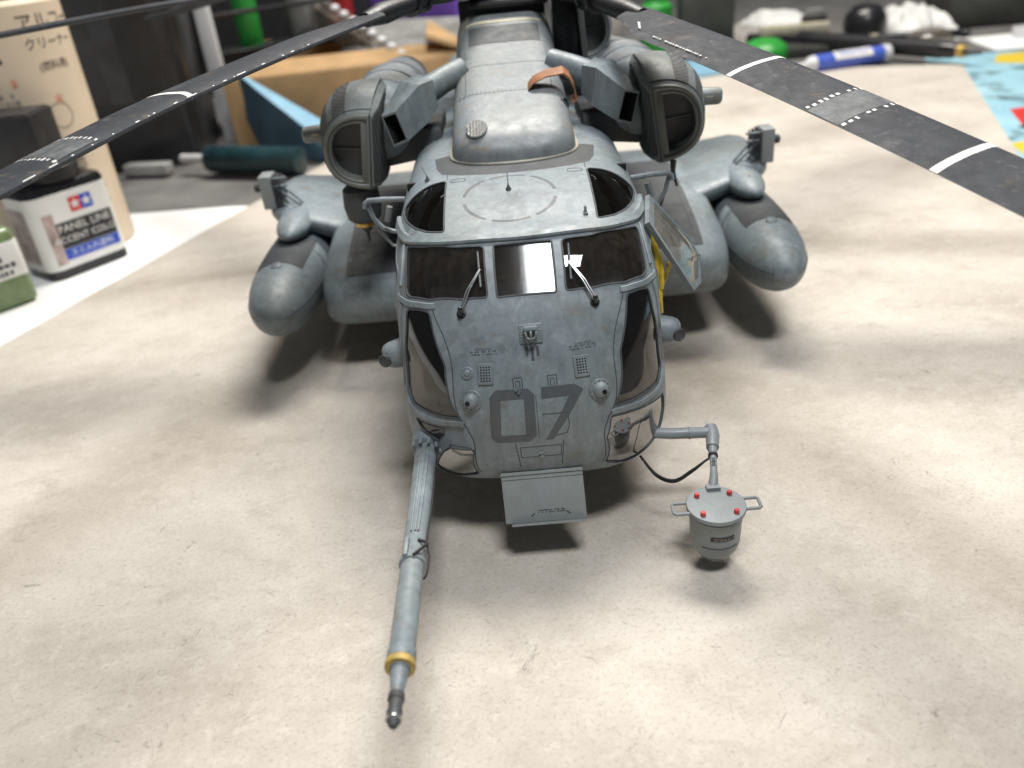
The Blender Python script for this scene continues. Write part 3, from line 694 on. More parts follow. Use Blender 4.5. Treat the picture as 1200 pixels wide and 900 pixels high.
g = MB(); g.tube(curve([(px+.10, -2.55, pz+.21), (px+.26, -2.65, pz+.2), (px+.18, -2.85, pz+.25), (px+.05, -3.0, pz+.26)]), .028, 8); g.tube(curve([(px+.26, -2.65, pz+.16), (px+.31, -2.95, pz+.1), (px+.25, -3.25, pz-.05), (px+.1, -3.15, pz-.2)]), .02, 6); g.tube([(px+.235, .4, pz-.02), (px+.24, -1.2, pz-.02), (px+.23, -2.5, pz+.1)], .02, 6); g.build('cable', 'rubber_black', pr)
g = MB(); g.box((px-.10, -2.75, pz+.23), (.09, .5, .12)); g.build('cable_block', 'hull_paint', pr, 35, .03)
MB().lathe((px, -2.93, pz), (0, -1, 0), [(0, .222), (.01, .232), (.05, .232), (.06, .222)], 28).build('clamp', 'copper_brown', pr)
g = MB()
for k in range(5):
    a = rad(-40+30*k); g.box((px+.335*math.sin(a), .48, pz+.05+.335*math.cos(a)), (.06, .22, .04), Matrix.Rotation(a, 3, 'Y'))
g.build('rib', 'hull_paint', pr, 35, .01)

# ------------------------------------------------------------------ searchlight pod on its arm
pd = bpy.data.objects.new('searchlight_pod', None); COL.objects.link(pd); pd.parent = heli
E_ = Vector((3.80, .98, 1.46)); F_ = Vector((3.60, -.12, 1.24)); C_ = Vector((3.46, -.96, 1.02))
g = MB(); g.tube([(2.4, 1.1, 1.52), (2.9, 1.0, 1.50), (3.5, .99, 1.47), E_+Vector((.02, 0, 0))], .125, 16); g.lathe((3.28, .99, 1.48), (1, 0, 0), [(0, .128), (.01, .138), (.05, .138), (.06, .128)], 16)
g.tube([E_+Vector((0, .14, .02)), E_+Vector((0, -.1, -.02)), E_.lerp(F_, .42)], [.15, .15, .135], 16); g.tube([E_.lerp(F_, .4), E_.lerp(F_, .62)], [.11, .085], 14)
g.build('arm', 'pod_paint', pd)
g = MB(); g.tube([E_.lerp(F_, .6), E_.lerp(F_, .98), F_+Vector((-.03, -.14, -.08)), C_+Vector((.06, .56, .0))], [.075, .075, .09, .11], 14); g.box(C_+Vector((.05, .50, .03)), (.28, .16, .10)); g.build('post', 'pod_paint', pd)
g = MB(); g.lathe(E_.lerp(F_, .60), F_-E_, [(0, .08), (.005, .105), (.06, .105), (.065, .08)], 16); g.build('clamp', 'rubber_black', pd)
g = MB()
for o_ in (0, .05): g.tube(curve([(2.2, .9, 1.05), (2.5, .55, .72+o_), (2.85, .3, .70+o_), (3.2, .22, .98+o_), (3.5, .24, 1.24), (3.67, .3, 1.31)]), .026, 8)
g.build('cable', 'rubber_black', pd)
vs, fs = microprint(.26, .10, 1, 4); ax = (F_-E_).normalized(); sx = Vector((0, 0, 1)).cross(ax).normalized(); un = ax.cross(sx)
if un.z < 0: un.negate()
g = MB(); g.add([E_.lerp(F_, .84)+ax*x+sx*y+un*.082 for x, y, _ in vs], fs); g.build('stencil', 'black_print', pd, None)
g = MB(); g.lathe(C_, (0, 0, 1), [(-.10, .52), (-.10, .585), (-.085, .60), (-.015, .60), (0, .59), (0, 0)], 40); g.build('lid', 'pod_paint', pd)
for sx_, sy_ in ((-1, -1), (1, -1), (-1, 1), (1, 1)):
    MB().lathe(C_+Vector((.335*sx_, .30*sy_-.02, 0)), (0, 0, 1), [(-.02, .055), (.07, .055), (.085, .045), (.085, 0)], 14).build('red_cap', 'red_cap', pd)
for sg in (-1, 1):
    g = MB(); x0 = C_.x+sg*.5; z = C_.z-.05
    g.tube([(x0, C_.y-.17, z), (x0+sg*.34, C_.y-.17, z), (x0+sg*.38, C_.y-.13, z), (x0+sg*.38, C_.y+.13, z), (x0+sg*.34, C_.y+.17, z), (x0, C_.y+.17, z)], .036, 8); g.build('handle', 'pod_paint', pd)
g = MB(); g.lathe(C_+Vector((0, 0, -.1)), (0, 0, -1), [(0, .52), (.05, .52), (.07, .54), (.20, .54), (.215, .525), (.55, .52), (.78, .505), (.92, .465), (1.04, .39), (1.13, .28), (1.18, .14), (1.19, .0)], 40); g.build('housing', 'pod_paint', pd)
MB().lathe(C_+Vector((0, 0, -1.20)), (0, 0, -1), [(0, .33), (.08, .30), (.15, .20), (.19, .10), (.2, 0)], 28).build('lens', 'lens_clear', pd)
def on_cyl(cx, cy, z, r, a, w, h, ofs=.004, n=8):
    g = MB(); vs = []; 
    for j in range(2):
        for i in range(n+1):
            t = a-w/2/r+w/r*i/n; vs.append((cx+(r+ofs)*math.sin(t), cy-(r+ofs)*math.cos(t), z-h/2+h*j))
    return g.add(vs, [(i, i+1, n+2+i, n+1+i) for i in range(n)])
on_cyl(C_.x, C_.y, C_.z-.50, .528, .07, .50, .11).build('placard', 'black_print', pd, None)
vs, fs = microprint(.44, .07, 2, 8); g = MB(); g.add([(C_.x+.537*math.sin(.07+x/.53), C_.y-.537*math.cos(.07+x/.53), C_.z-.50+y) for x, y, _ in vs], fs); g.build('placard_text', 'grey_print', pd, None)
g = MB(); g.tube([(C_.x+.523*math.sin(t), C_.y-.523*math.cos(t), C_.z-.76) for t in [-.75+.1*k for k in range(16)]], .008, 5); g.build('seam', 'line_wash', pd)

# ------------------------------------------------------------------ gearbox fairing on the roof
gf = bpy.data.objects.new('gearbox_fairing', None); COL.objects.link(gf); gf.parent = heli
_dz = pchip([5.55, 5.62, 5.8, 6.1, 6.5, 7.2, 8.0, 11.0, 12.0, 12.9, 13.4], [6.55, 6.78, 7.02, 7.22, 7.37, 7.57, 7.78, 8.60, 8.92, 9.22, 9.30])
def dogsec(y, n=40, k=4.2):
    t = min((y-5.55)/1.15, 1); w = 1.55*max(1-(1-t)**3.0, 1e-6)**(1/3.0)*(1-.004*(y-5.5)); zt = _dz(y); zb = 6.2; out_ = []
    kk = 3.6+1.9*min((y-5.55)/2, 1)
    for i in range(n+1):
        a = PI*i/n; C, S = math.cos(a), math.sin(a); r = (abs(C)**kk+abs(S)**kk)**(-1/kk); out_.append((w*r*C, y, zb+(zt-zb)*r*S))
    return out_
def dog_top(x, y):
    t = min((y-5.55)/1.15, 1); w = 1.55*max(1-(1-t)**3.0, 1e-6)**(1/3.0)*(1-.004*(y-5.5)); kk = 3.6+1.9*min((y-5.55)/2, 1)
    return 6.2+(_dz(y)-6.2)*max(1-abs(x/w)**kk, 0)**(1/kk)
ys = [5.552, 5.57, 5.6, 5.65, 5.72, 5.8, 5.9, 6.0, 6.15, 6.3, 6.5, 6.7, 7.0, 7.4, 7.99, 8.0, 8.03, 8.04, 8.6, 9.4, 10.2, 11, 11.6, 12.2, 12.6, 12.9]
MB().loft([dogsec(y) for y in ys], False, True).build('cowling', 'roof_paint', gf, 45)
def dog_strip(pts, w, h, nm, mt):
    P = [(x, y, dog_top(x, y)) for x, y in pts]; N = []
    for x, y in pts:
        e = .02; N.append(Vector((-(dog_top(x+e, y)-dog_top(x-e, y))/(2*e), -(dog_top(x, y+e)-dog_top(x, y-e))/(2*e), 1)).normalized())
    return MB().strip(P, N, w, h).build(nm, mt, gf)
dog_strip([(-1.3+.1*k, 8.0) for k in range(27)], .02, .006, 'panel_line', 'line_wash')
for sx in (-1, 1): dog_strip([(sx*1.12, 8.05+.2*k) for k in range(14)], .018, .006, 'panel_line', 'line_wash')
for yy in (9.6,): dog_strip([(-1.3+.1*k, yy) for k in range(27)], .016, .006, 'panel_line', 'line_wash')
g = MB()
for k in range(24):
    for yy in (7.93, 8.1): x = -1.27+2.54*k/23; g.sphere((x, yy, dog_top(x, yy)), .016, 6)
g.build('rivets', 'rivet_grey', gf)['kind'] = 'stuff'
g = MB(); vs = []; fs = []
for j in range(7):
    for i in range(21):
        x, y = -1.02+2.04*i/20, 10.9+1.05*j/6; vs.append((x, y, dog_top(x, y)+.012))
for j in range(6):
    for i in range(20): a = j*21+i; fs.append((a, a+1, a+22, a+21))
g.add(vs, fs).build('walkway_patch', 'dark_grey_paint', gf, 60)
g = MB(); vs = []; fs = []
for j in range(2):
    for i in range(21):
        x, y = -1.1+2.2*i/20, 12.12+.14*j; vs.append((x, y, dog_top(x, y)+.014))
g.add(vs, [(i, i+1, i+22, i+21) for i in range(20)]).build('edge_strip', 'beige_plastic', gf, 60)
# base flange
P = [dogsec(y)[0] for y in reversed(ys)]; fl = [(1.56, 10, 6.6)]+[(1.56*math.cos(a), 6.72-1.2*math.sin(a)**.7 if math.sin(a) > 0 else 6.72, 0) for a in [PI*k/24 for k in range(25)]]+[(-1.56, 10, 6.6)]
fl = [(x, y, roof(max(-2.7, min(2.7, x)), max(y, 4.9))+.0) for x, y, _ in fl]
MB().strip(fl, [(0, 0, 1)]*len(fl), .13, .05).build('base_flange', 'flange_paint', gf)
# oval vent grille on the left shoulder
x0, y0 = -.86, 6.28; z0 = dog_top(x0, y0); e = .05
nv = Vector((-(dog_top(x0+e, y0)-dog_top(x0-e, y0))/(2*e), -(dog_top(x0, y0+e)-dog_top(x0, y0-e))/(2*e), 1)).normalized(); rv = Vector((1, 0, 0)); rv = (rv-nv*rv.dot(nv)).normalized(); uv = nv.cross(rv)
g = MB(); g.loft([[Vector((x0, y0, z0))+nv*o_+(rv*.27*k*math.cos(a)+uv*.36*k*math.sin(a)) for a in [2*PI*i/28 for i in range(28)]] for o_, k in ((-.10, 1), (.02, 1), (.036, .94), (.034, .9))]); vg = g.build('vent_grille', 'roof_paint', gf)
g = MB(); R = Matrix((rv, uv, nv)).transposed()
for i in range(-3, 4):
    for j in range(-4, 5):
        if (i*.075/.24)**2+(j*.075/.33)**2 < .95: g.box(Vector((x0, y0, z0))+nv*.034+rv*i*.075+uv*j*.075, (.05, .05, .012), R)
g.build('grille_holes', 'gloss_black', vg, None)['kind'] = 'stuff'
# copper strap and scoop on the right shoulder
g = MB(); SP = [(.50, 8.10, 7.83), (.62, 8.1, 7.96), (.95, 8.15, 8.08), (1.40, 8.2, 8.12), (1.55, 8.15, 8.0), (1.66, 8.0, 7.75), (1.70, 7.9, 7.5), (1.58, 7.85, 7.42)]
g.loft([[Vector(p)+Vector(q) for q in ((0, -.26, -.06), (0, .26, .03), (.03, .26, .065), (.03, -.26, -.025))] for p in SP]); g.build('strap', 'copper_brown', gf, 30)
g = MB(); g.lathe((1.40, 7.55, 7.44), Vector((.62, -.5, .6)), [(-.1, .15), (.035, .15), (.05, .12), (-.02, .11), (-.03, 0)], 20, .65); g.build('scoop', 'dark_grey_paint', gf)

# ------------------------------------------------------------------ engines
def dshape(w, h, n=28):
    """D outline: straight edge at x=0 (inboard), curve outwards (+x)"""
    return [(0, -h), ]+[(w*math.sin(PI*k/n)**.92, -h*math.cos(PI*k/n)) for k in range(1, n)]+[(0, h)]
def intake(parent, rings, tilt, sg, lip=.15, bar=.2):
    """pod whose D section grows from the front face backwards; rings = (y, cx, cz, w, h), front first"""
    n = 28
    def tr(k, pts, s=1.0, dy=0.0):
        y, cx, cz, w, h = rings[k] if isinstance(k, int) else k; out_ = []
        for x, z in pts:
            x = ((x-.45)*s+.45)*w; z = z*s*h
            out_.append((sg*(cx+x*math.cos(tilt)-z*math.sin(tilt)), y+dy, cz+x*math.sin(tilt)+z*math.cos(tilt)))
        return out_
    D = [(0, -1)]+[(math.sin(PI*k/n)**.80, -math.copysign(abs(math.cos(PI*k/n))**.90, math.cos(PI*k/n))) for k in range(1, n)]+[(0, 1)]
    g = MB(); g.loft([tr(k, D) for k in range(len(rings)-1, -1, -1)], True, False); g.add(tr(len(rings)-1, D), [tuple(range(len(D)))]); g.build('intake_shell', 'engine_paint', parent, 50)
    # rounded lip standing proud of the front face
    q = [(math.cos(a), math.sin(a)) for a in [PI*i/8 for i in range(9)]]
    MB().loft([tr(0, D, 1.0-.085*(1-c_), -.02-.11*s_) for c_, s_ in q], True, False).build('lip_ring', 'intake_paint', parent, 50)
    I = [(x*.64+.20, z*.74) for x, z in D]
    MB().loft([tr(0, D, .85, -.06), tr(0, [(x*.70+.175, z*.79) for x, z in D], 1, -.10), tr(0, I, 1, -.07), tr(0, I, 1, .36)], True, False).build('face_plate', 'intake_paint', parent, 40)
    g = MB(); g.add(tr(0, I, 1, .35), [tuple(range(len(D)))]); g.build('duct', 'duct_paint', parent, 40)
    g = MB(); a, b = tr(0, [(.22, 0), (.82, 0)], 1, .30); g.tube([a, b], .018, 6); g.build('divider', 'intake_paint', parent)
    return tr, D
def engine(sg):
    e = bpy.data.objects.new('engine_nacelle', None); COL.objects.link(e); e.parent = heli
    c = Vector((sg*3.5, 0, 7.0))
    MB().lathe(c+Vector((0, 8.3, 0)), (0, 1, 0), [(0, 0), (.05, .45), (.2, .72), (.5, .97), (.8, 1.08), (1.12, 1.13), (1.15, 1.12)], 40).build('nose_bowl', 'hull_paint', e, 45)
    MB().lathe(c+Vector((0, 9.45, 0)), (0, 1, 0), [(0, 1.08), (.02, 1.12), (1.3, 1.15), (1.33, 1.19), (1.42, 1.19), (1.45, 1.15), (2.6, 1.12), (2.65, 1.16), (2.75, 1.16), (2.8, 1.08), (5, .95), (6.5, .8), (6.5, .6), (5.5, .6), (5.5, 0)], 40).build('barrel', 'roof_paint', e, 35)
    MB().lathe(c+Vector((0, 9.42, 0)), (0, 1, 0), [(0, 1.10), (.01, 1.137), (.04, 1.137), (.05, 1.10)], 40).build('panel_line', 'line_wash', e)
    RG = [(7.58, 3.72, 6.66, 1.20, .98), (7.66, 3.70, 6.68, 1.28, 1.04), (7.85, 3.66, 6.74, 1.38, 1.14), (8.2, 3.62, 6.82, 1.50, 1.25), (8.6, 3.58, 6.87, 1.58, 1.31), (9.0, 3.56, 6.90, 1.60, 1.33), (9.3, 3.56, 6.90, 1.54, 1.29)]
    tr, D = intake(e, RG, rad(7.5), sg)
    # inboard perforated wall
    sec = lambda k, x0, f: [tr(k, [(x0, z*f)])[0] for z in (-1, -.5, 0, .5, 1)]
    g = MB(); A_ = [sec(k, -.005, .97) for k in (0, 2, 4, 6)]; B_ = [sec(k, -.11 if k else -.04, .90) for k in (0, 2, 4, 6)]
    g.loft([a+b[::-1] for a, b in zip(A_, B_)]); g.build('screen_wall', 'engine_paint', e, 40)
    g = MB(); g.loft([sec(k, -.118 if k else -.05, .82) for k in (0, 2, 4, 6)], False, False); g.build('mesh_screen', 'mesh_screen', e, None)
    # dark screens wrapped over the curved wall
    for a0, a1 in ((24, 44), (56, 76)):
        k0, k1 = [int(28-a/180*28) for a in (a0, a1)]; idx = list(range(min(k0, k1), max(k0, k1)+1)); g = MB(); secs = []
        for k in (1, 2, 3, 4, 5):
            base = tr(k, D); cen = Vector(tr(k, [(.45, 0)])[0]); secs.append([Vector(base[i])+(Vector(base[i])-cen).normalized()*.014 for i in idx])
        g.loft(secs, False, False); g.build('mesh_screen', 'mesh_screen', e, 60)
    # seam between cap and wall
    g = MB(); sp = tr(1, D, 1.008); g.tube(sp, .012, 5); g.build('panel_line', 'line_wash', e)
    # side stub
    st = Vector(tr(3, [(.95, .10)])[0]); d = Vector((sg, -.10, -.02)).normalized()
    MB().lathe(st-d*.1, d, [(0, .23), (.5, .22), (.58, .20), (.62, .14), (.62, 0)], 24).build('stub_pipe', 'engine_paint', e, 40)
    g = MB(); g.box(st+d*.25+Vector((0, -.21, .03)), (.36, .02, .03)); g.build('stub_slot', 'beige_plastic', e)
    # oil-cooler duct: tube from the fairing, faceted block, rectangular mouth
    X = lambda x: sg*x
    g = MB(); g.tube([(X(1.2), 9.75, 8.12), (X(1.75), 9.4, 7.96), (X(2.2), 9.05, 7.78)], [.33, .34, .37], 20); g.build('duct_tube', 'hull_paint', e, 40)
    mouth = [Vector((X(3.36), 8.0, 7.46)), Vector((X(2.96), 7.96, 7.56)), Vector((X(2.75), 7.96, 6.77)), Vector((X(3.15), 8.0, 6.64))]
    mid = [Vector((X(2.85), 8.95, 8.12)), Vector((X(2.30), 8.30, 8.08)), Vector((X(2.14), 8.30, 7.16)), Vector((X(2.80), 8.95, 6.72))]
    back = [Vector((X(2.40), 9.4, 8.18)), Vector((X(1.98), 8.8, 8.10)), Vector((X(1.92), 8.8, 7.40)), Vector((X(2.35), 9.4, 7.25))]
    inner = [m_+(sum(mouth, Vector())/4-m_)*.13 for m_ in mouth]; deep = [p+Vector((-sg*.25, .35, .05)) for p in inner]
    g = MB(); g.loft([back, mid, mouth], True, False); g.add(back, [(0, 1, 2, 3)]); g.build('cooler_scoop', 'hull_paint', e, 20)
    g = MB(); g.loft([mouth, [p+Vector((0, -.05, 0)) for p in mouth], [p+Vector((0, -.05, 0)) for p in inner], inner], True, False); g.build('mouth_frame', 'engine_paint', e, 20)
    g = MB(); g.loft([inner, deep], True, False); g.add(deep, [(0, 1, 2, 3)]); g.build('mouth', 'interior_black', e, 20)
    # dark underside bracket between nacelle and hull
    g = MB(); g.loft([[(X(1.9), 8.4, 6.2), (X(1.9), 11, 6.2), (X(1.9), 11, 6.9), (X(1.9), 8.6, 6.9)], [(X(3.5), 8.6, 5.95), (X(3.5), 11, 5.95), (X(3.5), 11, 7), (X(3.5), 8.6, 7)]]); g.build('mount', 'dark_grey_paint', e, 30, .1)
    return e
eL = engine(-1); eR = engine(1)
g = MB(); g.tube([(4.22, 7.85, 5.62), (4.22, 7.85, 5.3), (4.3, 7.7, 4.95)], [.09, .06, .03], 10); g.build('drain_pipe', 'dark_grey_paint', eR)
g = MB(); g.lathe((-4.28, 8.1, 5.75), (0, 0, -1), [(0, .3), (.15, .48), (.6, .52), (.95, .46), (1.05, .36), (1.06, 0)], 24); g.build('drain_canister', 'dark_grey_paint', eL)
g = MB(); g.lathe((-4.28, 8.1, 4.69), (0, 0, -1), [(0, .28), (.02, .30), (.12, .30), (.14, .22)], 20); g.build('canister_ring', 'brass', eL)
g = MB(); g.lathe((-4.28, 8.1, 4.56), (0, 0, -1), [(0, .2), (.15, .12), (.2, .06), (.5, .03), (.5, 0)], 12); g.build('spout', 'dark_grey_paint', eL)
# third engine beside the rotor mast
e3 = bpy.data.objects.new('centre_engine', None); COL.objects.link(e3); e3.parent = heli
intake(e3, [(12.0, 2.22, 8.52, .92, .88), (12.2, 2.20, 8.54, .98, .93), (13.6, 2.18, 8.55, 1.0, .95)], rad(4), 1)
g = MB(); g.box((1.85, 12.9, 8.6), (.72, 1.7, 1.75)); g.build('side_panel', 'gloss_black', e3, 30, .05)
MB().lathe((2.5, 12.9, 8.45), (0, 1, 0), [(0, .7), (.4, .85), (3, .9), (6, .7), (6, 0)], 28).build('barrel', 'engine_paint', e3)
g = MB(); g.box((0, 13.6, 8.4), (2.6, 1.4, 2.4)); g.box((.2, 12.75, 9.42), (2.4, .5, .25)); g.build('gearbox', 'matt_black', heli, 30, .15)
g = MB(); g.loft([[(x, y, 6.3) for x, y in ((-1.5, 12.9), (1.5, 12.9), (1.5, 24), (-1.5, 24))], [(x, y, 8.9) for x, y in ((-1.3, 13.2), (1.3, 13.2), (1.1, 21), (-1.1, 21))]]); g.build('rear_cowling', 'hull_paint', heli, 30, .25)

# ------------------------------------------------------------------ rotor head and blades
HY = 14.5
rh = bpy.data.objects.new('rotor_head', None); COL.objects.link(rh); rh.parent = heli
MB().lathe((0, HY, 8.6), (0, 0, 1), [(0, .9), (.9, .8), (1.0, 1.5), (1.5, 1.6), (1.9, 1.4), (2.3, .6), (2.5, 0)], 28).build('hub', 'matt_black', rh)
BL = [(-33.1, [(1.2, 10.1), (5, 9.86), (12.9, 9.06), (16.3, 8.51), (24.5, 6.9)], 'stripe'), (27.6, [(1.2, 10.1), (5, 9.45), (8, 9.0), (11.5, 8.42), (16.6, 7.42), (24.5, 5.6)], 'stripe'),
      (-84.0, [(1.2, 10.3), (5, 10.35), (9, 10.26), (15.2, 9.86), (24.5, 9.0)], ''), (76, [(1.2, 10.2), (9, 10.0), (15, 9.5), (24.5, 8.2)], ''), (127, [(1.2, 10.2), (9, 10.0), (24.5, 8.2)], ''), (180, [(1.2, 10.2), (9, 10.2), (24.5, 8.6)], ''), (-135, [(1.2, 10.2), (9, 10.2), (24.5, 8.6)], '')]
SEC = [(-.5, 0), (-.42, .028), (-.2, .075), (.1, .10), (.3, .10), (.42, .075), (.49, .03), (.5, -.01), (.47, -.04), (.3, -.06), (0, -.055), (-.3, -.03)]
CH = 1.64
for az, prof, st in BL:
    a = rad(az); d = Vector((math.sin(a), -math.cos(a), 0)); l = Vector((math.cos(a), math.sin(a), 0)); zf = pchip([p[0] for p in prof], [p[1] for p in prof]); tw = rad(2.6)
    lv = (l*math.cos(tw)+Vector((0, 0, 1))*math.sin(tw)); un = Vector((0, 0, 1))
    bl = bpy.data.objects.new('rotor_blade', None); COL.objects.link(bl); bl.parent = heli
    B = lambda r, c=0.0, t=0.0: Vector((0, HY, zf(r)))+d*r+lv*(c*CH)+un*t
    g = MB(); secs = []
    for r in [6.6, 7.0, 7.4, 7.8, 8.2, 8.6]+[9+.5*k for k in range(32)]:
        cut = max(-.5, -.12-.38*(r-6.6)/1.7); k = (.5-cut)
        secs.append([B(r, .5-(.5-c)*k, t*1.15) for c, t in SEC])
    g.loft(secs); g.build('airfoil', 'blade_paint', bl, 40)
    g = MB(); g.tube([B(1.2, .2), B(3.5, .2), B(4.2, .2), B(5.2, .22), B(6.2, .22), B(6.9, .24)], [.42, .40, .30, .30, .34, .22], 16, True, .8); g.build('cuff', 'matt_black', bl, 40)
    g = MB()
    for r in (4.4, 4.9): g.tube([B(r, .2), B(r+.12, .2)], .37, 16)
    g.build('cuff_ring', 'gloss_black', bl, 40)
    def across(r, w, nm, mt, c0=-.49, c1=.47, n=14, dash=False, yof=0):
        g = MB(); f_ = lambda c: .055+.055*math.sin(PI*min(max((c+.5), 0), 1))**.8
        pr_ = [(-.5, 0), (-.42, .028), (-.2, .075), (.1, .10), (.3, .10), (.42, .075), (.49, .03)]; pf = pchip([p[0] for p in pr_], [p[1] for p in pr_])
        rj = random.Random(int(r*100))
        for i in range(n):
            if dash and (i % 2 or rj.random() < .08): continue
            a0 = c0+(c1-c0)*i/n; a1 = c0+(c1-c0)*(i+1)/n; q0 = r; q1 = r+w
            if dash: a0 += rj.uniform(-.008, .01); a1 += rj.uniform(-.012, .006); q0 += rj.uniform(-.012, .02); q1 += rj.uniform(-.03, .012)
            g.add([B(q0, a0, pf(a0)*1.15+.006), B(q1, a0, pf(a0)*1.15+.006), B(q1, a1, pf(a1)*1.15+.006), B(q0, a1, pf(a1)*1.15+.006)], [(0, 1, 2, 3)])
        return g.build(nm, mt, bl, 60)
    if st:
        r1, r2, r3, r4 = (11.42, 16.5, 13.6, 14.5) if az > 0 else (12.85, 19, 15.1, 16.0)
        across(r1, .13, 'white_stripe', 'white_print'); across(r2, .16, 'white_stripe', 'white_print')
        for r in (r3, r4): across(r, .09, 'dashed_stripe', 'white_print', -.45, .45, 19, True)
        across(r3+.1, r4-r3-.12, 'patch', 'blade_patch', -.48, .44)
        if az > 0:
            vs, fs = microprint(3.4, .15, 1, 11, 1.6); g = MB(); g.add([B(9.6+x*.62, -.37+y*.6/CH, .085) for x, y, _ in vs], fs); g.build('blade_print', 'white_print', bl, None)
            g = MB(); g.add([B(r, c, .085) for r, c in ((7.95, -.30), (8.02, -.30), (7.6, -.12), (7.5, -.12))], [(0, 1, 2, 3)]); g.build('edge_chip', 'white_print', bl, None)
        # chipped bright leading edge
        if az > 0: continue
        g = MB(); rg = random.Random(int(az)); r = 9
        for _ in range(60):
            r += rg.uniform(.08, .6); w = rg.choice((.03, .05, .09, .25))
            if r > 23: break
            cc = .462 if az < 0 else -.485
            g.add([B(r, cc, .055 if az < 0 else .02), B(r+w, cc, .055 if az < 0 else .02), B(r+w, cc+.018, .045 if az < 0 else .026), B(r, cc+.018, .045 if az < 0 else .026)], [(0, 1, 2, 3)])
        g.build('edge_scuff', 'white_print', bl, None)['kind'] = 'stuff'

# ------------------------------------------------------------------ sponsons, pylons, tanks, boxes, wheels
SPS = [(9.25, 1.0), (8.86, 1.25), (8.70, 1.65), (8.72, 2.1), (8.98, 2.5), (9.6, 2.86), (10.6, 3.1), (12.5, 3.4), (15, 3.62), (17.5, 3.45), (19.5, 2.9), (20.6, 2.2), (20.3, 1.5), (18.5, 1.1), (14, .95), (11, .93)]
def smooth_loop(L, n=3):
    for _ in range(n): L = [q for i in range(len(L)) for q in ((L[i][0]*.75+L[(i+1) % len(L)][0]*.25, L[i][1]*.75+L[(i+1) % len(L)][1]*.25), (L[i][0]*.25+L[(i+1) % len(L)][0]*.75, L[i][1]*.25+L[(i+1) % len(L)][1]*.75))]
    return L
SP2 = smooth_loop(SPS, 2)
for sg in (-1, 1):
    s_ = bpy.data.objects.new('sponson', None); COL.objects.link(s_); s_.parent = heli
    cy, cz = 14.0, 2.1; secs = []
    for x, k in ((2.5, 1.0), (4.5, 1.0), (5.4, .995), (5.75, .97), (5.98, .92), (6.12, .84), (6.2, .72), (6.22, .55)):
        secs.append([(sg*x, cy+(y-cy)*(1-(1-k)*.35), cz+(z-cz)*k) for y, z in SP2])
    MB().loft(secs).build('body', 'hull_paint', s_, 45)
    top = [p for p in SP2 if p[1] > 2.1 and p[0] < 15.5 and p[0] > 9.1]; top.sort()
    def wpatch(x0, x1, y0, y1, nm, mt, off=.012):
        tp = [p for p in top if y0 <= p[0] <= y1]; g = MB(); g.loft([[(sg*x, y, z+off) for y, z in tp] for x in (x0, (x0+x1)/2, x1)], False, False); return g.build(nm, mt, s_, 60)
    wpatch(2.95, 5.4, 9.02, 15.4, 'walkway', 'dark_grey_paint')
    g = MB(); g.strip([(sg*5.2, y, z) for y, z in top], [(0, -.3, .95)]*len(top), .03, .02); g.strip([(sg*x, top[len(top)//2][0], top[len(top)//2][1]) for x in (3, 4, 5.15)], [(0, -.3, .95)]*3, .03, .022); g.build('panel_line', 'line_wash', s_)
    # pylon wing
    w_ = bpy.data.objects.new('tank_pylon', None); COL.objects.link(w_); w_.parent = heli
    WS = smooth_loop([(11.6, -.05), (11.75, .22), (13, .36), (15.5, .34), (17.8, .05), (16, -.25), (12.6, -.28)], 2); secs = []
    for x, zc, k, yo in ((5.2, 2.95, 1.1, .5), (6.0, 3.12, 1.05, .6), (6.8, 3.36, 1.0, .6), (7.5, 3.5, .95, .5), (8.1, 3.6, .85, .7), (8.42, 3.62, .7, .85), (8.55, 3.62, .45, 1.0)):
        secs.append([(sg*x, 14.5+(y-14.5)*k+yo, zc-.12+z*k*(1.0 if z > 0 else 2.2)+(.12 if z > 0 else 0)) for y, z in WS])
    MB().loft(secs).build('wing', 'hull_paint', w_, 60)
    MB().sphere((sg*7.45, 12.95, 3.38), 1.0, 32, (.62, 1.9, .42)).build('pylon_fairing', 'hull_paint', w_, 60)
    g = MB(); g.box((sg*7.45, 12.1, 3.77), (.025, .4, .02)); g.build('fairing_slot', 'beige_plastic', w_)
    # tank
    tk = bpy.data.objects.new('fuel_tank', None); COL.objects.link(tk); tk.parent = heli
    tp = [(0, 0), (.02, .13), (.08, .27), (.2, .43), (.4, .59), (.7, .75), (1.1, .89), (1.6, 1.0), (2.2, 1.075), (3.0, 1.12), (4.0, 1.13), (7.0, 1.12), (9.0, .9), (10.5, .5), (11.1, .15), (11.2, 0)]
    MB().lathe((sg*7.52, 7.68, 2.0), (0, 1, 0), tp, 48).build('body', 'hull_paint', tk, 60)
    tf = pchip([p[0] for p in tp], [p[1] for p in tp]); g = MB(); secs = []
    for t in [2.1+.25*k for k in range(10)]:
        r = tf(t)+.012; secs.append([(sg*7.52+r*math.sin(a), 7.68+t, 2.0+r*math.cos(a)) for a in [-.72+1.44*i/16 for i in range(17)]])
    g.loft(secs, False, False); g.build('walkway', 'dark_grey_paint', tk, 60)
    for t in (3.6, 6.0): MB().lathe((sg*7.52, 7.68+t, 2.0), (0, 1, 0), [(0, tf(t)-.02), (.005, tf(t)+.006), (.03, tf(t)+.006), (.035, tf(t)-.02)], 48).build('panel_line', 'line_wash', tk)
    MB().lathe((sg*7.52, 9.6, 3.02), (0, -.25, 1), [(0, .17), (.05, .17), (.07, .14), (.07, 0)], 20).build('filler_cap', 'rivet_grey', tk)
    sl = [(sg*7.52-sg*(tf(t)+.004)*math.cos(.12), 7.68+t, 2.0+(tf(t)+.004)*math.sin(.12)) for t in [.15+.25*k for k in range(40)]]
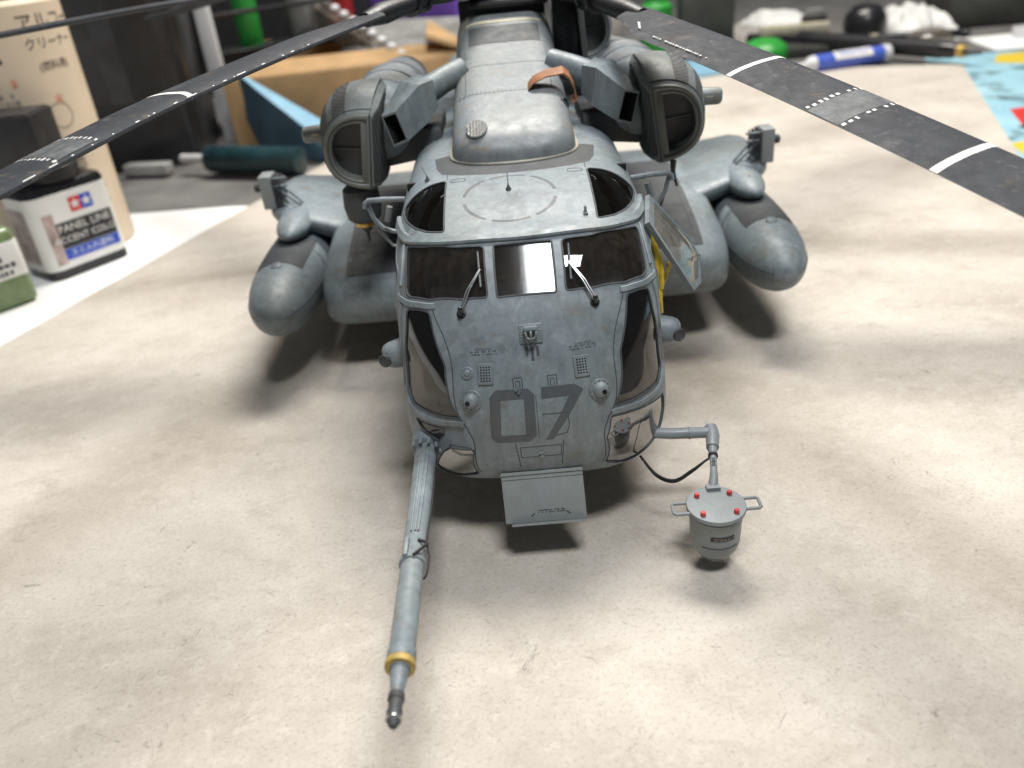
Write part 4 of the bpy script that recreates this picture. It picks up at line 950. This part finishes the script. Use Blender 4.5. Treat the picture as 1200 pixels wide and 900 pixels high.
    g = MB(); g.tube(sl, .012, 5); sl2 = [(2*sg*7.52-x, y, z) for x, y, z in sl]; g.build('seam_line', 'line_wash', tk); MB().tube(sl2, .012, 5).build('seam_line', 'line_wash', tk)
    g = MB(); g.box((sg*7.5, 13.0, 3.1), (.3, 2.6, .5)); g.build('strut', 'dark_grey_paint', tk, 30, .08)
    # equipment box on the wing
    bx_ = bpy.data.objects.new('equipment_box', None); COL.objects.link(bx_); bx_.parent = heli
    cx, cyb, czb = 8.30, 13.3, 4.35
    MB().box((sg*cx, cyb, czb), (.42, .75, 1.1)).build('case', 'plate_paint', bx_, 30, .04)
    g = MB()
    for k in range(3): g.box((sg*(cx-.27-.10*k), cyb-.02, czb+.05), (.04, .72, .95-.1*k))
    g.build('rack', 'dark_grey_paint', bx_, 30, .01)
    g = MB()
    for dy, zz in ((-.28, 4.55), (.25, 4.55), (-.2, 4.1), (.2, 4.1)): g.tube([(sg*(cx-.25), cyb+dy, zz), (sg*(cx-1.0), cyb+dy*.6, zz-.75)], .045, 8)
    g.tube([(sg*(cx-.2), cyb-.3, 4.8), (sg*(cx-.75), cyb-.35, 4.82)], .04, 8); g.tube([(sg*(cx-.3), cyb-.3, 4.55), (sg*(cx-.7), cyb-.2, 4.52)], .04, 8)
    g.build('strut', 'hull_paint', bx_)
    g = MB(); g.lathe((sg*(cx+.2), cyb, czb+.12), (sg, 0, 0), [(0, .1), (.12, .1), (.13, .15), (.25, .14), (.28, .08), (.28, 0)], 16); g.build('knob', 'dark_grey_paint', bx_)
    # mirror arm
    ma = bpy.data.objects.new('mirror_arm', None); COL.objects.link(ma); ma.parent = heli
    g = MB(); g.tube([(sg*2.7, 5.15, 6.06), (sg*3.2, 5.15, 6.10), (sg*3.58, 5.15, 6.10), (sg*3.66, 5.15, 6.04), (sg*3.68, 5.15, 5.93)], .065, 10); g.build('bar', 'hull_paint', ma)
    g = MB(); g.tube([(sg*2.8, 5.3, 5.25), (sg*3.1, 5.3, 5.24), (sg*3.35, 5.28, 5.36), (sg*3.53, 5.25, 5.62), (sg*3.62, 5.2, 6.02)], .055, 10); g.build('brace', 'hull_paint', ma)
    g = MB(); g.tube([(sg*2.8, 5.35, 4.75), (sg*3.2, 5.4, 4.85), (sg*3.45, 5.35, 5.25), (sg*3.6, 5.25, 5.9)], .04, 8); g.tube([(sg*3.1, 5.2, 5.9), (sg*3.2, 5.2, 5.55)], .08, 8); g.build('fitting', 'engine_paint', ma)
    # main wheels
    for dx in (-.45, .45):
        wh = bpy.data.objects.new('main_wheel', None); COL.objects.link(wh); wh.parent = heli; c = Vector((sg*4.3+dx, 15.0, .15))
        MB().lathe(c-Vector((.2, 0, 0)), (1, 0, 0), [(0, .38), (.0, .52), (.06, .62), (.13, .65), (.27, .65), (.34, .62), (.4, .52), (.4, .38)], 28).build('tyre', 'rubber_black', wh)
        MB().lathe(c-Vector((.15, 0, 0)), (1, 0, 0), [(0, .38), (.05, .2), (.25, .2), (.3, .38)], 20).build('rim', 'white_plastic', wh)
    g = MB(); g.tube([(sg*4.3, 15, .15), (sg*4.3, 15, 1.6)], .14, 12); g.tube([(sg*4.3-.45, 15, .15), (sg*4.3+.45, 15, .15)], .08, 10); g.build('gear_leg', 'white_plastic', heli)
    wh = bpy.data.objects.new('nose_wheel', None); COL.objects.link(wh); wh.parent = heli; c = Vector((sg*.35, 5.2, .02))
    MB().lathe(c-Vector((.16, 0, 0)), (1, 0, 0), [(0, .30), (0, .42), (.05, .50), (.11, .52), (.21, .52), (.27, .50), (.32, .42), (.32, .30)], 28).build('tyre', 'rubber_black', wh)
    MB().lathe(c-Vector((.12, 0, 0)), (1, 0, 0), [(0, .30), (.05, .15), (.19, .15), (.24, .30)], 20).build('rim', 'white_plastic', wh)
g = MB(); g.tube([(0, 5.2, .02), (0, 5.1, 1.2)], .12, 12); g.tube([(-.35, 5.2, .02), (.35, 5.2, .02)], .07, 10); g.build('gear_leg', 'white_plastic', heli)

# ------------------------------------------------------------------ things around the mat: left side
GZ = -.06                                   # top of the white sheet
def wrap_cyl(vs, cx, cy, r, a0, z0, off=.015):
    return [(cx+(r+off)*math.sin(a0+x/r), cy-(r+off)*math.cos(a0+x/r), z0+y) for x, y, _ in vs]
def rect(w, h, n=12): return [(-w/2+w*i/n, -h/2+h*j, 0) for j in (0, 1) for i in range(n+1)], [(i, i+1, n+2+i, n+1+i) for i in range(n)]
can = thing('solvent_can', 'tall cream can with black katakana print behind the paint bottle', 'can', (-21.95, 25.0, GZ))
R_ = 2.85
MB().lathe((0, 0, 0), (0, 0, 1), [(0, R_-.1), (.08, R_), (10.75, R_), (10.85, R_-.06), (10.95, R_-.15), (10.95, R_-.5), (10.7, R_-.6), (10.7, 0)], 64).build('body', 'cream_label', can, 30)
MB().lathe((0, 0, 10.7), (0, 0, 1), [(0, 1.0), (1.2, 1.0), (1.3, .9), (1.3, 0)], 24).build('cap', 'black_plastic', can, 30)
def can_print(geo, a, z, mt, nm='label_print', off=.015):
    vs, fs = geo; g = MB(); g.add(wrap_cyl(vs, 0, 0, R_, a, z, off), fs); return g.build(nm, mt, can, 60)
can_print(text_geo('アルコール', .78, 0, 'LEFT'), rad(44), 10.0, 'black_print')
can_print(text_geo('クリーナー', .52, 0, 'LEFT'), rad(46), 9.2, 'black_print'); can_print(text_geo('(燃料用)', .42, 0, 'LEFT'), rad(52), 8.3, 'black_print')
can_print(microprint(2.2, .55, 2, 21), rad(5), 9.4, 'grey_print'); can_print(microprint(2.4, .35, 1, 22), rad(6), 8.75, 'black_print'); can_print(microprint(2.6, .5, 1, 23), rad(2), 7.85, 'salmon_print')
can_print(microprint(2.9, .9, 3, 24), rad(2), 7.1, 'grey_print'); can_print(rect(2.8, .28), rad(4), 6.1, 'black_print'); can_print(microprint(2.8, 1.3, 3, 25), rad(4), 5.2, 'grey_print', off=.02)
can_print(rect(2.4, .22), rad(10), 4.3, 'black_print'); can_print(microprint(1.2, 1.0, 3, 26), rad(26), 3.6, 'grey_print'); can_print(rect(.7, .2), rad(34), 2.7, 'black_print')
ci = [(.55*math.cos(2*PI*k/28)*q, .55*math.sin(2*PI*k/28)*q, 0) for q in (1, .9) for k in range(28)]
can_print((ci, [(k, (k+1) % 28, 28+(k+1) % 28, 28+k) for k in range(28)]), rad(57), 6.3, 'grey_print'); can_print(text_geo('火', .45), rad(60), 6.95, 'label_red'); can_print(text_geo('気', .45), rad(60), 4.9, 'label_red'); can_print(text_geo('危', .6), rad(60), 4.2, 'black_print')
can_print(microprint(1.6, 1.4, 4, 29), rad(60), 2.4, 'grey_print')
# accent paint bottle
bt = thing('paint_bottle', 'small black-capped bottle with white label and red and blue star squares', 'bottle', (-20.25, 21.9, GZ), rad(53))
def rbox(w, d, r, n=6):
    out_ = []
    for sx, sy, a0 in ((1, -1, -90), (1, 1, 0), (-1, 1, 90), (-1, -1, 180)):
        for k in range(n+1): a = rad(a0+90*k/n); out_.append((sx*(w/2-r)+r*math.cos(a), sy*(d/2-r)+r*math.sin(a)))
    return out_
def rb_loft(g, prof, w, d, r): g.loft([[(x*k, y*k, z) for x, y in rbox(w, d, r)] for z, k in prof]); return g
bw, bd, br = 3.75, 2.5, .55
rb_loft(MB(), [(0, .94), (.06, 1), (3.75, 1), (3.95, .95), (4.05, .82)], bw, bd, br).build('body', 'gloss_black', bt, 30)
rb_loft(MB(), [(.42, 1.008), (3.62, 1.008)], bw, bd, br).build('label', 'label_white', bt, 30)
MB().lathe((0, 0, 4.0), (0, 0, 1), [(0, 1.15), (.04, 1.3), (.62, 1.3), (.70, 1.2), (.70, 0)], 40).build('cap', 'matt_black', bt, 30)
fy = -bd/2*1.008-.012
def bprint(geo, x, z, mt, off=0, nm='label_print'):
    vs, fs = geo; g = MB(); g.add([(x+a, fy-off, z+b) for a, b, _ in vs], fs); return g.build(nm, mt, bt, None)
bprint(rect(2.62, 1.12, 1), .22, 1.83, 'black_print'); 
bprint(text_geo('PANEL LINE', .46), .22, 2.10, 'label_white', .006); bprint(text_geo('ACCENT COLOR', .40), .22, 1.62, 'label_white', .006)
bprint(rect(2.62, .48, 1), .22, 1.0, 'label_blue'); bprint(text_geo('スミ入れ塗料', .34), .22, 1.0, 'label_white', .006)
def star(r): return [(r*(1 if k % 2 == 0 else .42)*math.sin(PI*k/5), r*(1 if k % 2 == 0 else .42)*math.cos(PI*k/5), 0) for k in range(10)], [tuple(range(10))]
for x, mt in ((.10, 'label_red'), (.62, 'label_blue')):
    bprint(rect(.52, .62, 1), x, 3.0, mt, .0, 'star_square'); bprint(star(.25), x, 3.0, 'label_white', .006, 'star')
vs, fs = rect(1.5, 2.4, 1); g = MB(); g.add([(-bw/2*1.008-.012, x*.95, 1.95+z) for x, z, _ in vs], fs); g.build('label_picture', 'photo_print', bt, None)
vs, fs = rect(.45, 2.2, 1); g = MB(); g.add([(-bw/2+.62+x, fy-.002, 1.75+z) for x, z, _ in vs], fs); g.build('label_picture', 'photo_print', bt, None)
# green paint bottle at the picture's edge
b2 = thing('paint_bottle', 'glass bottle with green paint and white label cut by the left picture edge', 'bottle', (-22.0, 17.6, GZ), rad(50))
MB().box((0, 0, 1.6), (2.9, 2.2, 3.2)).build('glass', 'green_liquid', b2, 30, .3, 4); MB().box((0, 0, 1.95), (2.93, 2.23, 1.9)).build('label', 'label_white', b2, 30, .3, 4); MB().lathe((0, 0, 3.2), (0, 0, 1), [(0, .9), (.75, .9), (.8, .8), (.8, 0)], 28).build('cap', 'white_plastic', b2, 30)
vs, fs = microprint(1.9, 1.2, 4, 31); g = MB(); g.add([(x, -1.125, 1.9+y) for x, y, _ in vs], fs); g.build('label_print', 'line_wash', b2, None)
# black case resting on the bottle cap
o = MB().box((-22.75, 21.1, 5.75), (6.9, 2.3, 2.2), Matrix.Rotation(rad(4), 3, 'Z')).box((-22.75, 21.1, 6.88), (6.7, 2.1, .08), Matrix.Rotation(rad(4), 3, 'Z')).build('black_case', 'matt_black', None, 30, .12, 3)
tag(o, 'plain black case lying on top of the paint bottle caps at left', 'case')

# bin, rack and storage behind
bn = thing('plastic_bin', 'tall black plastic bin standing behind the cream can', 'bin', (-25.5, 43, -.16), rad(8))
MB().loft([[(x*k, y*k, z) for x, y in rbox(11.5, 9, .8)] for z, k in ((0, .86), (.3, .88), (13.5, 1.0), (13.5, .96), (1.0, .84))], True, True).build('shell', 'black_plastic', bn, 35)
MB().loft([[(x*k, y*k, z) for x, y in rbox(11.5, 9, .8)] for z, k in ((13.2, 1.0), (13.2, 1.05), (13.8, 1.05), (13.8, .97))], True, True).build('rim', 'smoke_plastic', bn, 35)
g = MB()
for x, w in ((1.2, 1.3), (4.3, .7)): g.loft([[(x-w/2, -3.93, .4), (x+w/2, -3.93, .4), (x+w/2, -3.8, .4), (x-w/2, -3.8, .4)], [(x*1.1-w/2, -4.56, 13), (x*1.1+w/2, -4.56, 13), (x*1.1+w/2, -4.4, 13), (x*1.1-w/2, -4.4, 13)]])
g.build('rib', 'smoke_plastic', bn, 35)
rk = thing('wire_rack', 'white wire rack holding bottles behind the cardboard box', 'rack', (-19.6, 45.5, -.16))
MB().box((0, 0, 5.5), (1.1, .6, 11), None, .9).build('upright', 'white_plastic', rk, 30, .1); MB().box((9.5, 6, 5.5), (.9, .6, 11)).build('upright', 'smoke_plastic', rk, 30, .1)
for z in (5.6, 8.0): MB().tube([(0, .5, z), (9.5, 6.5, z)], .16, 8).build('rail', 'smoke_plastic', rk)
MB().loft([[(0, .6, 5.2), (9.5, 6.6, 5.2), (6.5, 11, 5.2), (-3, 5, 5.2)], [(0, .6, 5.4), (9.5, 6.6, 5.4), (6.5, 11, 5.4), (-3, 5, 5.4)]]).build('shelf', 'black_plastic', rk)
def jar(name, label, cat, x, y, z, r, h, mt, cap='black_plastic', group=None):
    t = thing(name, label, cat, (x, y, z), 0, group)
    MB().lathe((0, 0, 0), (0, 0, 1), [(0, r*.93), (.1, r), (h*.78, r), (h*.86, r*.6), (h*.86, 0)], 28).build('body', mt, t, 35)
    MB().lathe((0, 0, h*.84), (0, 0, 1), [(0, r*.66), (h*.16, r*.64), (h*.16, 0)], 24).build('cap', cap, t, 35); return t
jar('bottle', 'green bottle standing on the rack shelf behind the black bin', 'bottle', -18.1, 50.2, 5.26, .85, 4.5, 'green_plastic', 'green_plastic')
jar('bottle', 'grey bottle standing on the rack between the green and red ones', 'bottle', -14.6, 52.4, 5.26, 1.0, 5.2, 'grey_plastic', 'grey_plastic')
jar('bottle', 'red bottle standing behind the cardboard box', 'bottle', -12.2, 54.8, 5.26, 1.0, 5.2, 'red_plastic', 'red_plastic')
o = MB().box((-34, 72, 7), (54, 14, 14.3)).build('storage_box', 'interior_black', None, 30, .4); tag(o, 'large black storage box at the far left behind the rack', 'box')
# cardboard box, open, with plastic trays
cb = thing('cardboard_box', 'open tan cardboard box behind the left engine of the model', 'box', (-10.6, 49.5, -.16), rad(3))
w, d, h, t_ = 16.4, 13.0, 4.4, .25
for nm, c, sz in (('wall', (0, -d/2, h/2), (w, t_, h)), ('wall', (0, d/2, h/2+.4), (w, t_, h+.8)), ('wall', (-w/2+t_/2, 0, h/2-.003), (t_, d-t_-.02, h)), ('wall', (w/2-t_/2, 0, h/2-.003), (t_, d-t_-.02, h)), ('base', (0, 0, .1), (w-.6, d-.4, .18))): MB().box(c, sz).build(nm, 'cardboard', cb, 30, .04)
g = MB(); g.loft([[(-8.0, -6.55, 4.42), (8.0, -6.55, 4.42), (8.0, -6.45, 4.5), (-8.0, -6.45, 4.5)], [(-7.8, -3.6, 4.9), (7.8, -3.6, 4.9), (7.8, -3.6, 5.0), (-7.8, -3.6, 5.0)]]); g.build('flap', 'cardboard', cb, 30, .02)
g = MB(); g.loft([[(8.05, -6.0, 4.42), (8.05, 6.0, 4.42), (8.0, 6.0, 4.55), (8.0, -6.0, 4.55)], [(5.2, -5.6, 5.5), (5.2, 5.6, 5.5), (5.2, 5.6, 5.65), (5.2, -5.6, 5.65)]]); g.build('flap', 'cardboard', cb, 30, .02)
bs = thing('blister_strip', 'clear plastic strip with a row of shiny studs on the cardboard box', 'plastic strip', (0, 0, 0))
A_, B_ = Vector((-6.9, 45.0, 4.5)), Vector((-13.2, 52.0, 8.0))
for k in range(10):
    p = A_.lerp(B_, k/9); MB().sphere(p, .36, 14, (1, 1, .8)).build('stud', 'white_plastic', bs, 60)
g = MB(); dv = (B_-A_).normalized(); sv = dv.cross(Vector((0, 0, 1))).normalized(); g.loft([[A_+dv*t+sv*q-Vector((0, 0, zz)) for q, zz in ((-.75, 1.9), (-.6, .5), (-.3, .25), (.3, .25), (.6, .5), (.75, 1.9))] for t in (-.6, 3, 6, 10.3)], False, False); g.build('strip', 'plastic_clear', bs, 40)
rt_ = thing('ribbed_tray', 'grey ribbed plastic tray resting in the cardboard box', 'tray', (-6.6, 51.2, 4.6), rad(-24))
g = MB(); vs = []; fs = []; nx_, ny_ = 100, 3
for j in range(ny_+1):
    for i in range(nx_+1): x = -4.2+8.4*i/nx_; vs.append((-5+10*j/ny_, x, (.24*math.sin(x*2*PI/1.05)+.22*x)))
for j in range(ny_):
    for i in range(nx_): a = j*(nx_+1)+i; fs.append((a, a+1, a+nx_+2, a+nx_+1))
g.add(vs, fs); n0 = len(vs); g.add([(x, y, z-.12) for x, y, z in vs], [tuple(reversed(f)) for f in fs]); g.build('sheet', 'grey_plastic', rt_, 60, merge=False)
for sx in (-1, 1): MB().box((sx*5, 0, -.1), (.25, 8.6, .9), Matrix.Rotation(math.atan(.28), 3, 'X')).build('rim', 'plastic_clear', rt_, 30, .05)
pb = thing('purple_box', 'purple box showing behind the ribbed tray', 'box', (-6.2, 62.0, -.16), rad(-25))
MB().box((0, 0, 4.2), (8, 5, 8.4)).build('body', 'purple_plastic', pb, 30, .3); MB().box((0, 0, 8.6), (8.2, 5.2, .7)).build('lid', 'purple_plastic', pb, 30, .25)
# curled blue paper and teal tool
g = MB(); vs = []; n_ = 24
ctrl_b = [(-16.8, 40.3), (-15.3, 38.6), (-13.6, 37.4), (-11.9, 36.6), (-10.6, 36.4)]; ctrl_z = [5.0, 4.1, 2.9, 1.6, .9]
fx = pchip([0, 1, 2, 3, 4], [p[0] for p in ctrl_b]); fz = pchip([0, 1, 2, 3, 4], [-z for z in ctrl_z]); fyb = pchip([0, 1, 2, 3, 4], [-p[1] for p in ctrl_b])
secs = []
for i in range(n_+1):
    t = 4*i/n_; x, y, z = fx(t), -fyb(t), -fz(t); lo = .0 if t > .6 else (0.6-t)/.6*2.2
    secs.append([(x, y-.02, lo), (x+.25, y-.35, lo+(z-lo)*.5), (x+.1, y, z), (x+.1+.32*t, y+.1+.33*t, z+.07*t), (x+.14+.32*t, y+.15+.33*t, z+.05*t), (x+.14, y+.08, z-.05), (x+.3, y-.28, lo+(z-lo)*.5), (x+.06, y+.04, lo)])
g.loft(secs); g.m = [1 if (k % 8) in (0, 1) and k < 8*n_ else 0 for k in range(len(g.f))]; o = g.build('blue_paper', ['sky_blue_paper', 'shaded_blue_paper'], None, 50); tag(o, 'curled paper, pale blue above, its front painted darker as shade, standing in front of the cardboard box', 'paper')
tl = thing('screwdriver', 'screwdriver with dark teal cylindrical grip lying beside the blue paper', 'tool', (0, 0, -.02))
P0, P1 = Vector((-18.4, 36.3, .85)), Vector((-12.2, 33.9, .80)); g = MB(); dd = P1-P0
g.tube([P0, P0+dd*.02, P0+dd*.25, P0+dd*.75, P0+dd*.98, P1], [.5, .78, .82, .8, .78, .55], 24); g.build('grip', 'teal_plastic', tl, 40)
g = MB(); g.tube([P0-dd*.02, P0-dd*.3], [.28, .26], 14); g.build('shaft', 'white_plastic', tl, 40)
o = MB().box((-22.6, 37.3, .35), (3.0, .9, .7), Matrix.Rotation(rad(-12), 3, 'Z')).build('eraser', 'grey_plastic', None, 30, .12, 3); tag(o, 'small pale grey block lying beside the teal screwdriver', 'block')

# ------------------------------------------------------------------ right side
def pen(name, label, cat, a, b, r, mt, tip, cap, group=None):
    t = thing(name, label, cat, (0, 0, 0), 0, group); a, b = Vector(a), Vector(b); d = b-a
    g = MB(); g.tube([a, a+d*.01, a+d*.80, a+d*.81], [r*.8, r, r, r*.8], 20); g.build('barrel', mt, t, 40)
    g = MB(); g.tube([a+d*.80, a+d*.86, a+d*.90, b], [r*.95, r*.85, r*.35, r*.2], 20); g.build('tip', tip, t, 40)
    g = MB(); g.tube([a-d*.06, a-d*.05, a+d*.03, a+d*.031], [r*.7, r*1.05, r*1.08, r*.9], 20); g.build('cap', cap, t, 40); return t
pen('marker_pen', 'white-capped blue marker pen lying at the far edge of the mat', 'pen', (27.8, 50.3, .55), (21.0, 48.9, .5), .62, 'blue_pen', 'white_plastic', 'white_plastic')
ab_ = pen('airbrush', 'long black airbrush lying behind the blue marker with brass tip', 'airbrush', (24.6, 57.6, .9), (32.4, 45.4, .9), .62, 'matt_black', 'gloss_black', 'black_plastic')
MB().tube([(31.55, 46.8, .9), (31.8, 46.4, .9)], .42, 16).build('brass_ring', 'brass', ab_, 40)
pen('paint_brush', 'thin black brush lying across the tools on the right', 'brush', (21.5, 61.5, .75), (31.0, 52.5, .6), .4, 'gloss_black', 'beige_plastic', 'gloss_black')
o = MB().lathe((20.4, 55.0, -.1), (0, 0, 1), [(0, 1.6), (.9, 1.75), (1.3, 1.6), (1.7, 1.0), (1.75, 0)], 32, 1.2).build('green_lid', 'green_plastic', None, 40); tag(o, 'bright green domed lid behind the right rotor blade', 'lid')
o = MB().box((24.2, 56.6, .3), (7.0, 2.6, .8), Matrix.Rotation(rad(-6), 3, 'Z')).build('tool_tray', 'olive_dark', None, 30, .15); tag(o, 'dark low tray under the green lid and tools', 'tray')
o = MB().box((24.4, 60.5, 1.35), (5.6, 1.2, .8), Matrix.Rotation(rad(-10), 3, 'Z')).box((24.4, 60.5, .5), (5.0, 1.0, .9), Matrix.Rotation(rad(-10), 3, 'Z')).build('sanding_stick', 'beige_plastic', None, 30, .1); tag(o, 'beige sanding block lying behind the green lid', 'block')
o = MB().lathe((30.2, 60.2, -.1), (0, 0, 1), [(0, 1.0), (.4, 1.5), (1.3, 1.75), (2.1, 1.6), (2.8, 1.0), (3.0, 0)], 28).build('black_ball', 'black_plastic', None, 50); tag(o, 'round black ball beyond the blue marker pen', 'ball')
def crumple(name, label, cat, c, sz, mt, seed, n=44, amp=.42):
    rg = random.Random(seed); g = MB(); vs = []; fs = []
    ph = [(rg.uniform(-1, 1)*f_, rg.uniform(-1, 1)*f_, rg.uniform(0, 6), 1.6/f_**.5) for f_ in (1.2, 1.8, 2.6, 3.5, 4.5, 6, 7.5, 9, 11)]
    for j in range(n+1):
        for i in range(n+1):
            u, v = i/n*2-1, j/n*2-1; q = sum(a*abs(math.sin(fx_*u*2.2+fy_*v*2.2+p)) for fx_, fy_, p, a in ph)/5; e = max(0, 1-max(abs(u), abs(v))**4)
            vs.append((c[0]+u*sz[0]/2*(1+.12*math.sin(3*v+seed)), c[1]+v*sz[1]/2*(1+.12*math.sin(4*u+seed)), c[2]+sz[2]*e*(.45+amp*q)))
    for j in range(n):
        for i in range(n): a = j*(n+1)+i; fs.append((a, a+1, a+n+2, a+n+1))
    m_ = len(vs); vs += [(x, y, c[2]-.06) for x, y, z in vs]; fs2 = [tuple(k+m_ for k in reversed(f)) for f in fs]
    rim = [(i, i+1) for i in range(n)]+[(n+(n+1)*k, n+(n+1)*(k+1)) for k in range(n)]+[((n+1)*n+i+1, (n+1)*n+i) for i in range(n)]+[((n+1)*(k+1), (n+1)*k) for k in range(n)]
    g.add(vs, fs+fs2+[(a, a+m_, b+m_, b) for a, b in rim]); o = g.build(name, mt, None, 14, merge=False); return tag(o, label, cat)
crumple('plastic_bag', 'crumpled white plastic bag at the top right beside the black ball', 'bag', (34.6, 62.0, -.1), (5.0, 9, 2.4), 'crumpled_white', 3)
crumple('tissue', 'pale crumpled tissue behind the sanding block', 'tissue', (25.5, 68.0, -.1), (6, 7, 2.2), 'crumpled_white', 5)
crumple('cloth', 'grey-brown cloth lying beyond the right engine of the model', 'cloth', (20.0, 66.0, -.1), (8, 9, 1.6), 'cloth_grey', 9)
o = MB().box((17.0, 61.0, 2.4), (4.4, 3.0, 5.0), Matrix.Rotation(rad(-4), 3, 'Z')).box((17.0, 61.0, 5.1), (4.0, 2.6, .5), Matrix.Rotation(rad(-4), 3, 'Z')).build('grey_box', 'olive_dark', None, 30, .2); tag(o, 'dark grey block standing behind the right rotor blade root', 'box')
jar('bottle', 'green bottle behind the root of the right rotor blade', 'bottle', 13.2, 63.0, -.16, 1.4, 5.2, 'green_plastic', 'green_plastic')
o = MB().box((45.5, 64.5, 1.3), (14, 7, 2.7), Matrix.Rotation(rad(-8), 3, 'Z')).box((45.5, 64.5, 2.8), (13.4, 6.4, .3), Matrix.Rotation(rad(-8), 3, 'Z')).build('dark_case', 'olive_dark', None, 30, .2); tag(o, 'dark olive flat case at the upper right corner', 'case')
o = MB().prism([(36.5, 51.0, -.15), (52, 49, -.15), (53, 57, -.15), (37, 57, -.15)], (0, 0, .08)).build('white_card', 'white_paper', None, 20); tag(o, 'white paper strip in front of the dark olive case', 'paper')
o = MB().prism([(11.0, 50.0, -.15), (17.5, 51.5, -.15), (17.5, 58.0, -.15), (11.0, 57.0, -.15)], (0, 0, .3)).build('blue_sheet', 'sky_blue_paper', None, 20); tag(o, 'pale blue sheet peeking out beyond the mat under the right blade', 'paper')
bs2 = thing('stained_sheet', 'light blue paint-stained sheet with red and yellow marks beside the mat', 'sheet', (0, 0, -.155))
g = MB(); g.prism([(16, 12, 0), (45, 8, 0), (52, 49.5, 0), (31, 50.5, 0)], (0, 0, .09)); g.build('paper', 'stained_blue', bs2, 20)
def blot(nm, pts, mt): MB().prism([(x, y, .092) for x, y in pts], (0, 0, .012)).build(nm, mt, bs2, 20)
blot('red_mark', [(28.2, 33.6), (31.0, 34.2), (28.0, 29.3), (26.9, 29.8)], 'label_red')
blot('yellow_mark', [(24.7, 27.1), (28.0, 27.6), (27.0, 23.9), (24.2, 24.4)], 'yellow_paint')
blot('yellow_mark', [(35.7, 49.2), (41, 49.3), (39, 45.2), (35.6, 45.2), (34.0, 46.5)], 'yellow_paint')
blot('black_mark', [(26.6, 29.9), (27.4, 30.3), (27.6, 29.3), (27.0, 28.9)], 'black_print')

jar('bottle', 'short dark olive paint jar among the tools at the top right', 'bottle', 27.4, 64.5, -.16, 1.1, 2.4, 'olive_dark', 'grey_plastic')
dm = thing('clear_dome', 'clear plastic dome lying in front of the white plastic bag', 'dome', (33.6, 55.6, -.1))
MB().lathe((0, 0, 0), (0, 0, 1), [(0, 2.2), (.05, 2.2), (.06, 1.9), (.6, 1.75), (1.1, 1.3), (1.35, .7), (1.42, 0)], 32).build('shell', 'plastic_clear', dm, 50)
sp = thing('sprue_frame', 'grey plastic sprue frame lying behind the green lid', 'sprue', (23.5, 63.2, .1), rad(-12))
for y in (-1.4, 0, 1.4): MB().tube([(-4, y, .1), (4, y, .1)], .14, 8).build('runner', 'grey_plastic', sp)
for x in (-4, -1.4, 1.5, 4): MB().tube([(x, -1.5, .1), (x, 1.5, .1)], .14, 8).build('runner', 'grey_plastic', sp)
pen('paint_brush', 'dark brush with pale bristles pointing at the black ball', 'brush', (36.5, 56.0, .5), (29.0, 58.6, .45), .32, 'gloss_black', 'beige_plastic', 'gloss_black')
o = MB().lathe((41.0, 55.0, -.06), (0, 0, 1), [(0, 1.1), (.7, 1.1), (.75, 1.0), (.75, .9), (.5, .85), (.5, 0)], 28).build('paint_dish', 'white_plastic', None, 40); tag(o, 'small round white dish on the white paper strip', 'dish')
o = MB().box((8.0, 66.0, 1.6), (5.0, 2.4, 3.2), Matrix.Rotation(rad(12), 3, 'Z')).box((8.0, 66.0, 3.3), (4.7, 2.1, .3), Matrix.Rotation(rad(12), 3, 'Z')).build('small_crate', 'cloth_grey', None, 30, .15); tag(o, 'grey-brown box behind the centre engine of the model', 'box')

mk = bpy.data.objects.get('marker_pen')
g = MB(); a, b = Vector((27.8, 50.3, .55)), Vector((21.0, 48.9, .5)); d = (b-a).normalized(); sd = Vector((0, 0, 1)).cross(d).normalized()
secs = [[a+d*t+(sd*math.sin(w)-Vector((0, 0, 1))*-math.cos(w))*.635 for w in [-.2+.1*k for k in range(16)]] for t in (1.2, 4.2)]
g.loft(secs, False, False); g.build('label_band', 'label_white', mk, 60)
vs, fs = microprint(2.6, .5, 2, 41)
g = MB(); g.add([a+d*(2.7-x)+(sd*math.sin(.55+y*1.4)+Vector((0, 0, 1))*math.cos(.55+y*1.4))*.645 for x, y, _ in vs], fs); g.build('label_print', 'label_blue', mk, None)
